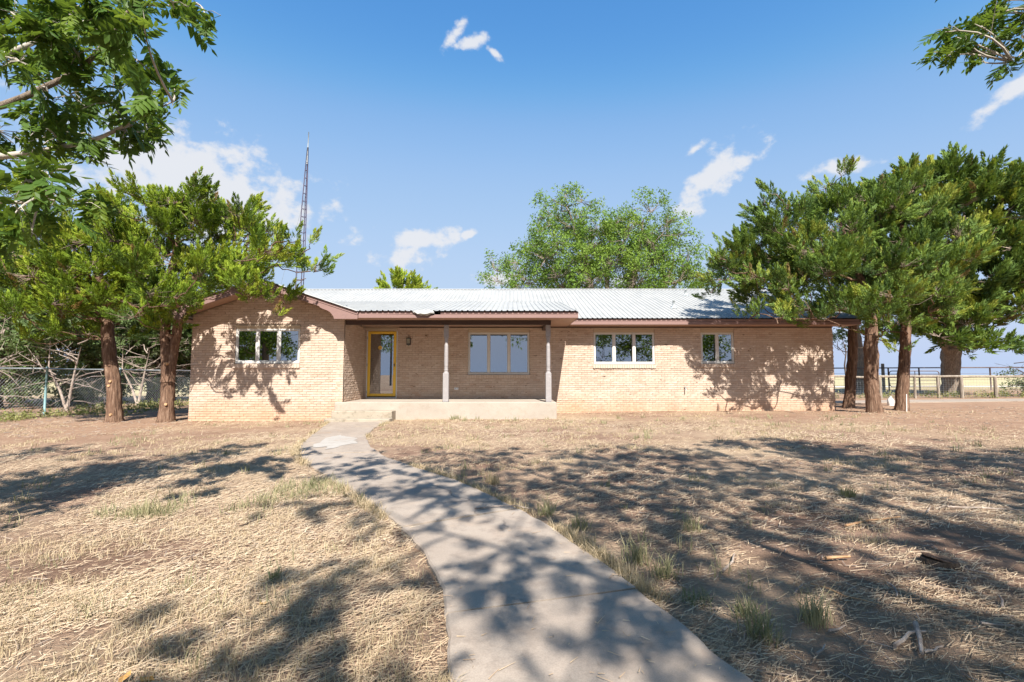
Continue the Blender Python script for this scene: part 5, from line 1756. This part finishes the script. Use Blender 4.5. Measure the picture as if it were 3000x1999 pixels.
# ------------------------------------------------------------------ lattice tower and its guys
def tower():
    bx, by = -9.93, 22.1
    root = empty('lattice_tower', (bx, by, gzf(bx, by)), 'slender purple-grey lattice radio tower rising behind the gable', 'tower')
    top = 11.9
    lean = lambda z: V3(bx + .026 * z, by, z)
    def leg(i, z):
        w = np.interp(z, [0, 5.4, 8.2, 10.6, top], [.215, .20, .145, .07, .015])
        a = math.radians(100 + 120 * i)
        return lean(z) + V3(math.cos(a) * w, math.sin(a) * w, 0)
    zs = np.linspace(0, top, 33)
    for i in range(3):
        m = MB(); m.tube([leg(i, z) for z in zs[::4]], .022, 6); m.build('leg', M['tower'], root, smooth=True)
    for k, z in enumerate(zs[1:-1]):
        m = MB()
        for i in range(3):
            m.tube([leg(i, z), leg((i + 1) % 3, z)], .012, 5)
        m.build('brace', M['tower'], root)
    m = MB(); m.tube([lean(top - .8), lean(top), lean(top + .75)], [.025, .025, .018], 8); m.build('mast', M['galv'], root, smooth=True)
    m = MB(); m.tube([lean(5.55) + V3(-.28, -.2, -.1), lean(5.55) + V3(.3, -.1, .08)], .02, 6); m.tube([lean(5.2) + V3(-.1, -.2, 0), lean(5.6) + V3(.25, -.2, 0)], .015, 6)
    m.build('bracket', M['rust'], root)
    for (gx, gy) in ((-14.0, 26.0), (-12.6, 27.0)):
        m = MB(); m.tube([tuple(lean(9.6)), (gx, gy, .0)], .006, 4); m.build('guy_wire', M['galv'], root)


tower()

# utility pole across the road, mirrored in the door glass
p = empty('utility_pole', (-15.2, -30, 0), 'wooden utility pole with crossarm standing across the road', 'pole')
m = MB(); m.tube([(-15.2, -30, -.3), (-15.2, -30, 9.5)], [.16, .11], 12); m.build('pole_shaft', M['greywood'], p, smooth=True)
m = MB(); m.box(-16.4, -14.0, -30.06, -29.94, 8.6, 8.74); m.build('crossarm', M['greywood'], p)
for x in (-16.2, -15.5, -14.2):
    m = MB(); m.tube([(x, -30, 8.74), (x, -30, 8.92)], .05, 8); m.build('insulator', M['white'], p)

# trees across the lane behind the camera, mirrored in the windows
for k, (x, y, lab) in enumerate([(-18.5, -9, 'broad dark tree across the lane, mirrored in the wing window'), (-25, -15, 'second dark tree across the lane, further along from the lane bend'), (10.5, -11, 'leafy tree across the lane, mirrored in the three-pane window'), (18.5, -13, 'tall tree across the lane, mirrored in the two-pane window')]):
    t = empty('lane_tree', (x, y, gzf(x, y)), lab, 'tree', 'trees across the lane')
    r_ = random.Random(300 + k)
    lob = [(x + r_.uniform(-3.4, 3.4), y + r_.uniform(-2.5, 2.5), r_.uniform(2.2, 8.5), r_.uniform(.9, 1.5)) for _ in range(26)]
    lobed_tree(t, [[(x, y, -.1), (x + .1, y, 2), (x, y, 4), (x - .2, y, 7.5)]], [[.3, .24, .18, .05]], lob, ELM, M['pecan'], M['greybark'], 16, .75, seed=310 + k, limb_r=.06, twig=.3, twig_r=.012, slope=.6, zmin=1.5, per=7, puff=.5)

# ------------------------------------------------------------------ small things in the yard
def stick(pts, r, label, mat, group=None, lift=.012, walk=False):
    P = []
    rr = random.Random(int(pts[0][0] * 1000))
    for i in range(len(pts) - 1):
        a, b = pts[i], pts[i + 1]
        for t in (0, .5):
            P.append((a[0] + (b[0] - a[0]) * t + rr.uniform(-.006, .006), a[1] + (b[1] - a[1]) * t + rr.uniform(-.006, .006)))
    P.append(pts[-1])
    Q = [(x, y, (.009 * x + .03 if (walk and on_walk(np.array(x), np.array(y))) else gzf(x, y)) + lift + r + rr.uniform(0, .008)) for x, y in P]
    m = MB(); m.tube(Q, np.linspace(r, r * .55, len(Q)), 6, wob=.15)
    o = m.build('stick', mat)
    V = np.array(Q).mean(0)
    me = o.data
    co = np.zeros(len(me.vertices) * 3, np.float32); me.vertices.foreach_get('co', co); co = co.reshape(-1, 3) - V.astype(np.float32); me.vertices.foreach_set('co', co.ravel())
    o.location = Vector(V)
    return tag(o, label, 'stick', group)


G_ST = 'sticks lying on the shaded ground'
stick([(-0.328, 4.311), (-0.17, 4.354), (0.214, 4.385)], .007, 'long pale stick lying across the concrete walkway', M['deadwood'], walk=True, lift=.003)
stick([(2.566, 3.806), (2.817, 3.929), (3.145, 4.011)], .010, 'long straight tan stick in the shade right of the walkway', M['cutwood'])
stick([(1.262, 2.976), (1.372, 3.091), (1.445, 3.232)], .008, 'crooked grey twig on the bare soil near the walkway', M['deadwood'])
stick([(1.678, 2.801), (1.768, 2.661), (1.871, 2.553)], .005, 'thin tan stalk lying beside the big grass clump', M['cutwood'])
stick([(1.673, 2.201), (1.804, 2.288), (1.887, 2.292)], .009, 'bent grey stick of the crossed pair near the bottom corner', M['deadwood'])
stick([(1.884, 2.35), (1.737, 2.138)], .012, 'stout straight grey stick of the crossed pair near the bottom corner', M['deadwood'])
stick([(1.989, 3.16), (2.16, 3.177)], .011, 'short chunky tan stick lying level in the shade', M['cutwood'])
stick([(3.781, 4.295), (4.02, 4.26), (4.306, 4.162)], .008, 'long pale stick at the right picture edge', M['deadwood'])
stick([(-2.164, 3.943), (-2.112, 4.223)], .008, 'dark stick in the sunlit straw left of the walkway', M['darkbark'])
G_LAB = 'short grey twig lying on the shaded soil right of the walkway'
for q, lab in (([(1.529, 2.697), (1.617, 2.78)], 'short grey twig just beyond the tall upright grass bunch'),
               ([(1.759, 2.16), (1.807, 2.163), (1.873, 2.191)], 'short bent grey twig beside the crossed sticks near the bottom corner'),
               ([(1.474, 2.326), (1.573, 2.371)], 'short grey twig at the near foot of the tall grass bunch'),
               ([(2.118, 2.814), (2.097, 2.727), (2.022, 2.626)], 'hooked grey twig halfway between the stump and the crossed sticks'),
               ([(2.035, 3.788), (2.146, 3.772)], 'short grey twig level with the long tan stick, on its walkway side'),
               ([(3.096, 3.337), (3.235, 3.36)], 'short grey twig lying on the far side of the stump'),
               ([(3.466, 4.123), (3.664, 4.326)], 'slanting grey twig near the long pale stick at the picture edge'),
               ([(2.45, 2.5), (2.56, 2.63)], G_LAB), ([(2.2, 2.35), (2.33, 2.33)], G_LAB), ([(2.8, 2.9), (2.72, 3.0)], G_LAB), ([(1.3, 2.15), (1.38, 2.22)], G_LAB)):
    stick(q, .006, lab, M['deadwood'], G_ST)

# low cut stump
s = empty('tree_stump', (2.655, 3.1, gzf(2.65, 3.1)), 'low reddish tree stump sawn off near the ground', 'stump')
m = MB(); m.tube([(2.655, 3.1, -.05), (2.655, 3.1, .02), (2.655, 3.1, .062)], [.115, .10, .088], 14, wob=.18); m.build('stump_body', M['darkbark'], s)
m = MB(); m.tube([(2.655, 3.1, .063), (2.656, 3.1, .068)], [.082, .078], 14, wob=.1); m.build('cut_face', M['redbark'], s)

# plastic jug behind the right-hand trees and a stake
j = empty('plastic_jug', (13.486, 17.334, gzf(13.48, 17.33)), 'small white plastic jug on the ground between two juniper trunks', 'jug')
g0 = gzf(13.486, 17.334)
m = MB(); m.tube([(13.486, 17.334, g0), (13.486, 17.334, g0 + .02), (13.486, 17.334, g0 + .2), (13.486, 17.334, g0 + .27), (13.486, 17.334, g0 + .3)], [.09, .1, .1, .05, .035], 14); m.build('jug_body', M['white'], j, smooth=True)
m = MB(); m.tube([(13.486, 17.334, g0 + .3), (13.486, 17.334, g0 + .335)], .038, 10); m.build('cap', M['plastic'], j)
m = MB(); m.tube([(11.95, 14.76, .0), (11.97, 14.75, .62)], [.012, .011], 8)
tag(m.build('white_stake', M['white']), 'thin white stake standing in front of a juniper trunk', 'stake')


# ------------------------------------------------------------------ grass, straw, weeds
def blades(cx, cy, n, hmin, hmax, spread, w, lean, seed, rl=0., rh=1., z=None):
    """curved two-segment blades around points; returns V,F(quads),A"""
    r = np.random.default_rng(seed)
    m = len(cx) * n
    bx = np.repeat(cx, n) + r.normal(0, 1, m) * np.repeat(np.broadcast_to(spread, len(cx)), n)
    by = np.repeat(cy, n) + r.normal(0, 1, m) * np.repeat(np.broadcast_to(spread, len(cx)), n)
    ok = ~on_walk(bx, by, -.035) & ~in_house(bx, by)
    bx, by = bx[ok], by[ok]
    h = (hmin + (hmax - hmin) * r.random(m) ** 1.4)[ok] * np.repeat(.6 + .8 * r.random(len(cx)), n)[ok]
    m = len(bx)
    a = r.random(m) * 6.283; L = h * lean * r.random(m) ** .7
    bz = gz(bx, by) - .004
    ww = np.repeat(np.broadcast_to(w, len(cx)), n)[ok] * (.6 + .8 * r.random(m))
    b2 = a + 1.57 + r.normal(0, .5, m)
    sx, sy = np.cos(b2) * ww, np.sin(b2) * ww
    dx, dy = np.cos(a) * L, np.sin(a) * L
    P0 = np.stack([bx, by, bz], 1); P1 = P0 + np.stack([dx * .35, dy * .35, h * .6], 1); P2 = P0 + np.stack([dx, dy, h], 1)
    S = np.stack([sx, sy, np.zeros(m)], 1)
    V = np.stack([P0 - S, P0 + S, P1 + S * .75, P1 - S * .75, P2], 1).reshape(-1, 3)
    b = np.arange(m)[:, None] * 5
    F4 = b + np.array([0, 1, 2, 3])[None]; F3 = b + np.array([3, 2, 4])[None]
    rnd = rl + (rh - rl) * np.clip(np.repeat(r.random(len(cx)), n)[ok] * .6 + .4 * r.random(m), 0, 1)
    return V, [F4, F3], np.repeat(rnd, 5)


def build_grass():
    r = np.random.default_rng(91)
    # straw lying flat
    n = 400000
    y = 1.3 * (15.5 / 1.3) ** (r.random(n) ** .92)
    x = (r.random(n) * 2 - 1) * (1.12 * y + .6)
    cov = vnoise(x, y, 1.6, 21) * .55 + vnoise(x, y, .45, 22) * .45
    side = np.clip((np.abs(x + .5) - 5) / 5, 0, 1) * np.clip((y - 6) / 4, 0, 1)
    keep = (r.random(n) < np.clip((cov - .36) * 3.2, .10, 1) * np.where((x > walk_r(y)) & (y < 7), .62, 1.0) * (1 - .6 * side)) & ~in_house(x, y, .02)
    onw = on_walk(x, y, -.02)
    keep &= ~onw | (r.random(n) < .012)
    x, y, onw = x[keep], y[keep], onw[keep]
    n = len(x)
    l = .02 + .10 * r.random(n) ** 2.4; l *= np.clip(.7 + y * .05, .8, 1.2)
    w = (.0007 + .00032 * y) * (.6 + .8 * r.random(n))
    a = r.normal(0.3, .9, n) + (r.random(n) < .35) * r.random(n) * 3.1
    tilt = np.abs(r.normal(0, .18, n))
    z = np.where(onw, .009 * x + .034, gz(x, y) + .002 + .016 * r.random(n))
    dx, dy, dz = np.cos(a) * l / 2, np.sin(a) * l / 2, tilt * l / 2
    dz = np.where(onw, dz * .15, dz)
    sx, sy = -np.sin(a) * w, np.cos(a) * w
    V = np.stack([np.stack([x - dx - sx, y - dy - sy, z], 1), np.stack([x + dx - sx * .4, y + dy - sy * .4, z + dz * 2], 1),
                  np.stack([x + dx + sx * .4, y + dy + sy * .4, z + dz * 2 + .001], 1), np.stack([x - dx + sx, y - dy + sy, z + .002], 1)], 1).reshape(-1, 3)
    F = (np.arange(n)[:, None] * 4 + np.arange(4)[None])
    A = np.repeat(np.clip(.25 + .6 * r.random(n) * (.7 + .6 * vnoise(x, y, 1.1, 31)), 0, 1), 4)
    tag(link('straw_litter', mesh_np('straw_litter', V, [F], A), M['straw']), kind='stuff')
    # short standing dry grass in patches
    n = 16000
    y = 1.5 * (14.5 / 1.5) ** (r.random(n) ** .9)
    x = (r.random(n) * 2 - 1) * (1.1 * y + .4)
    pat = vnoise(x, y, 1.3, 41) * .6 + vnoise(x, y, .4, 42) * .4
    sunny = ((x < walk_l(y) - .1) & (y < 4.6)) * .16 + ((y > 7.5) & (np.abs(x) < 9)) * .12
    under = ((x > walk_r(y)) & (y < 6)) * .10
    keep = (pat + sunny - under > .66) & ~on_walk(x, y, .0) & ~in_house(x, y, .03)
    x, y = x[keep], y[keep]
    V, F, A = blades(x, y, 11, .012, .065, .035, .0008 + .0003 * y, 1.1, 92, .15, 1.0)
    tag(link('dry_grass', mesh_np('dry_grass', V, F, A), M['dry']), kind='stuff')
    # grey-green grass in the shade band left of the walk and thin shoots elsewhere
    gx = np.concatenate([r.normal(-2.9, .85, 420), r.uniform(-4.4, -3.0, 160), r.uniform(-7, 9, 260), r.uniform(-8, 10, 300)])
    gy = np.concatenate([3.6 + (gx[:420] + 4.2) * .75 + r.normal(0, .28, 420), r.normal(3.7, .3, 160), r.uniform(2, 8, 260), r.uniform(8, 13.4, 300)])
    k = ~on_walk(gx, gy, .02) & ~in_house(gx, gy, .02) & (vnoise(gx, gy, .55, 61) > .5)
    gx, gy = gx[k], gy[k]
    V, F, A = blades(gx, gy, 14, .03, .13, .045, .0013 + .00034 * gy, .8, 93)
    tag(link('green_grass', mesh_np('green_grass', V, F, A), M['greengrass']), kind='stuff')
    # fringe leaning over the walk edges
    yy = 1.6 * (12.5 / 1.6) ** r.random(2400)
    sd_ = r.random(2400) < .5
    xx = np.where(sd_, walk_l(yy) - r.random(2400) * .12 + .02, walk_r(yy) + r.random(2400) * .12 - .02)
    k = vnoise(xx, yy, .8, 55) > .42
    V, F, A = blades(xx[k], yy[k], 9, .02, .09, .03, .0012 + .00034 * yy[k], 1.2, 94, .1, .9)
    tag(link('edge_grass', mesh_np('edge_grass', V, F, A), M['dry']), kind='stuff')
    # weeds along the chain link fence and at the porch
    wx = np.concatenate([r.normal(-14.8, .4, 260), r.normal(-13.3, .6, 60), r.uniform(14, 26, 200)])
    wy = np.concatenate([r.uniform(12.5, 22, 260), r.uniform(15, 21, 60), r.normal(22.3, .5, 200)])
    sc = .12 + .24 * r.random(len(wx))
    P = np.stack([wx, wy, gz(wx, wy) + .01], 1)
    D = np.stack([r.normal(0, .5, len(wx)), r.normal(0, .5, len(wx)), np.full(len(wx), .8)], 1)
    V, F, A = stamp(ELM, P, D, sc, r.random(len(wx)) * 6.28, r.random(len(wx)))
    tag(link('fence_weeds', mesh_np('fence_weeds', V, F, A), M['weed']), kind='stuff')
    # twiggy litter under the trees
    n = 2600
    x = np.concatenate([r.uniform(.9, 7, 1300), r.uniform(-14, -8, 500), r.uniform(8, 16, 500), r.uniform(-4.5, -.6, 300)])
    y = np.concatenate([r.uniform(1.6, 7, 1300), r.uniform(10, 16, 500), r.uniform(10, 17, 500), r.uniform(1.8, 6, 300)])
    k = ~on_walk(x, y, .02) & ~in_house(x, y, .05)
    x, y = x[k], y[k]; n = len(x)
    a = r.random(n) * 6.283; l = .03 + .12 * r.random(n) ** 2
    S = np.stack([x, y, gz(x, y) + .01], 1); E_ = S + np.stack([np.cos(a) * l, np.sin(a) * l, r.normal(.006, .008, n)], 1)
    E_[:, 2] = np.maximum(E_[:, 2], gz(E_[:, 0], E_[:, 1]) + .006)
    V, F = batch_tubes(S, E_, .0016 + .0003 * y, .001 + .0003 * y, 4)
    tag(link('twig_litter', mesh_np('twig_litter', V, [F]), M['deadwood']), kind='stuff')


build_grass()

G_TU = 'grass tufts standing out of the yard'
tufts = [(0.30, 4.305, .16, 70, 'small green-tipped grass tuft at the end of the stick on the walkway'),
         (0.52, 3.868, .14, 70, 'pale dry tuft at the walkway edge, second along from the stick'),
         (0.80, 3.168, .17, 110, 'ragged grass clump growing against the walkway edge in dappled shade'),
         (0.90, 2.95, .17, 90, 'grass clump at the walkway edge just nearer than the ragged one'),
         (0.97, 2.64, .15, 80, 'low grass clump at the walkway edge closest to the camera'),
         (-0.22, 5.50, .14, 110, 'wide sunlit straw-yellow tuft where shade begins beside the walkway'),
         (1.166, 2.50, .17, 80, 'wispy grass clump on bare soil behind its twin near the bottom edge'),
         (1.13, 2.30, .16, 110, 'spreading dry clump on bare soil next to the walkway, near the bottom edge'),
         (1.47, 2.444, .24, 120, 'tall upright bunch of pale grass blades on the shaded soil'),
         (3.242, 4.739, .16, 90, 'yellowish tuft in the middle of the shaded right side'),
         (1.368, 3.784, .12, 70, 'short dry tuft in shade some way off the walkway'),
         (-1.413, 2.973, .10, 50, 'small bright green tuft at the edge of the shade left of the walkway'),
         (-1.55, 13.30, .13, 70, 'green weed clump growing at the foot of the porch slab')]
for k, (x, y, h, n, lab) in enumerate(tufts):
    if k == 12: y = 13.25
    V, F, A = blades(np.array([x]), np.array([y]), n, h * .45, h, .035 if k < 11 else (.022 if k == 11 else .07), .0016 + .0003 * y, .9, 200 + k, 0, .8)
    g = gzf(x, y)
    me = mesh_np('grass_tuft', V - V3(x, y, g), F, A)
    o = link('grass_tuft', me, M['greengrass'] if k not in (5,) else M['dry'])
    o.location = (x, y, g)
    tag(o, lab, 'grass', G_TU)

# a few yellow fallen leaves
for k, (x, y, lab) in enumerate([(-1.52, 1.98, 'curled yellow dead leaf lying at the bottom edge left of the walkway'), (-1.42, 1.97, 'second curled yellow dead leaf beside the first at the bottom edge'), (-1.30, 2.62, 'yellow-green fallen leaf in the sunlit straw')]):
    V = [(0, -.045, .012), (.022, -.01, .028), (.018, .03, .02), (0, .055, .03), (-.02, .03, .012), (-.024, -.01, .02), (0, 0, .006)]
    me = mesh_np('fallen_leaf', np.array(V), [np.array([(0, 1, 6), (1, 2, 6), (2, 3, 6), (3, 4, 6), (4, 5, 6), (5, 0, 6)])])
    o = link('fallen_leaf', me, M['deadleaf'])
    o.location = (x, y, gzf(x, y) + .012); o.rotation_euler = (.1, .2, k * 1.7); o.scale = (.7, .6, .7)
    tag(o, lab, 'leaf')
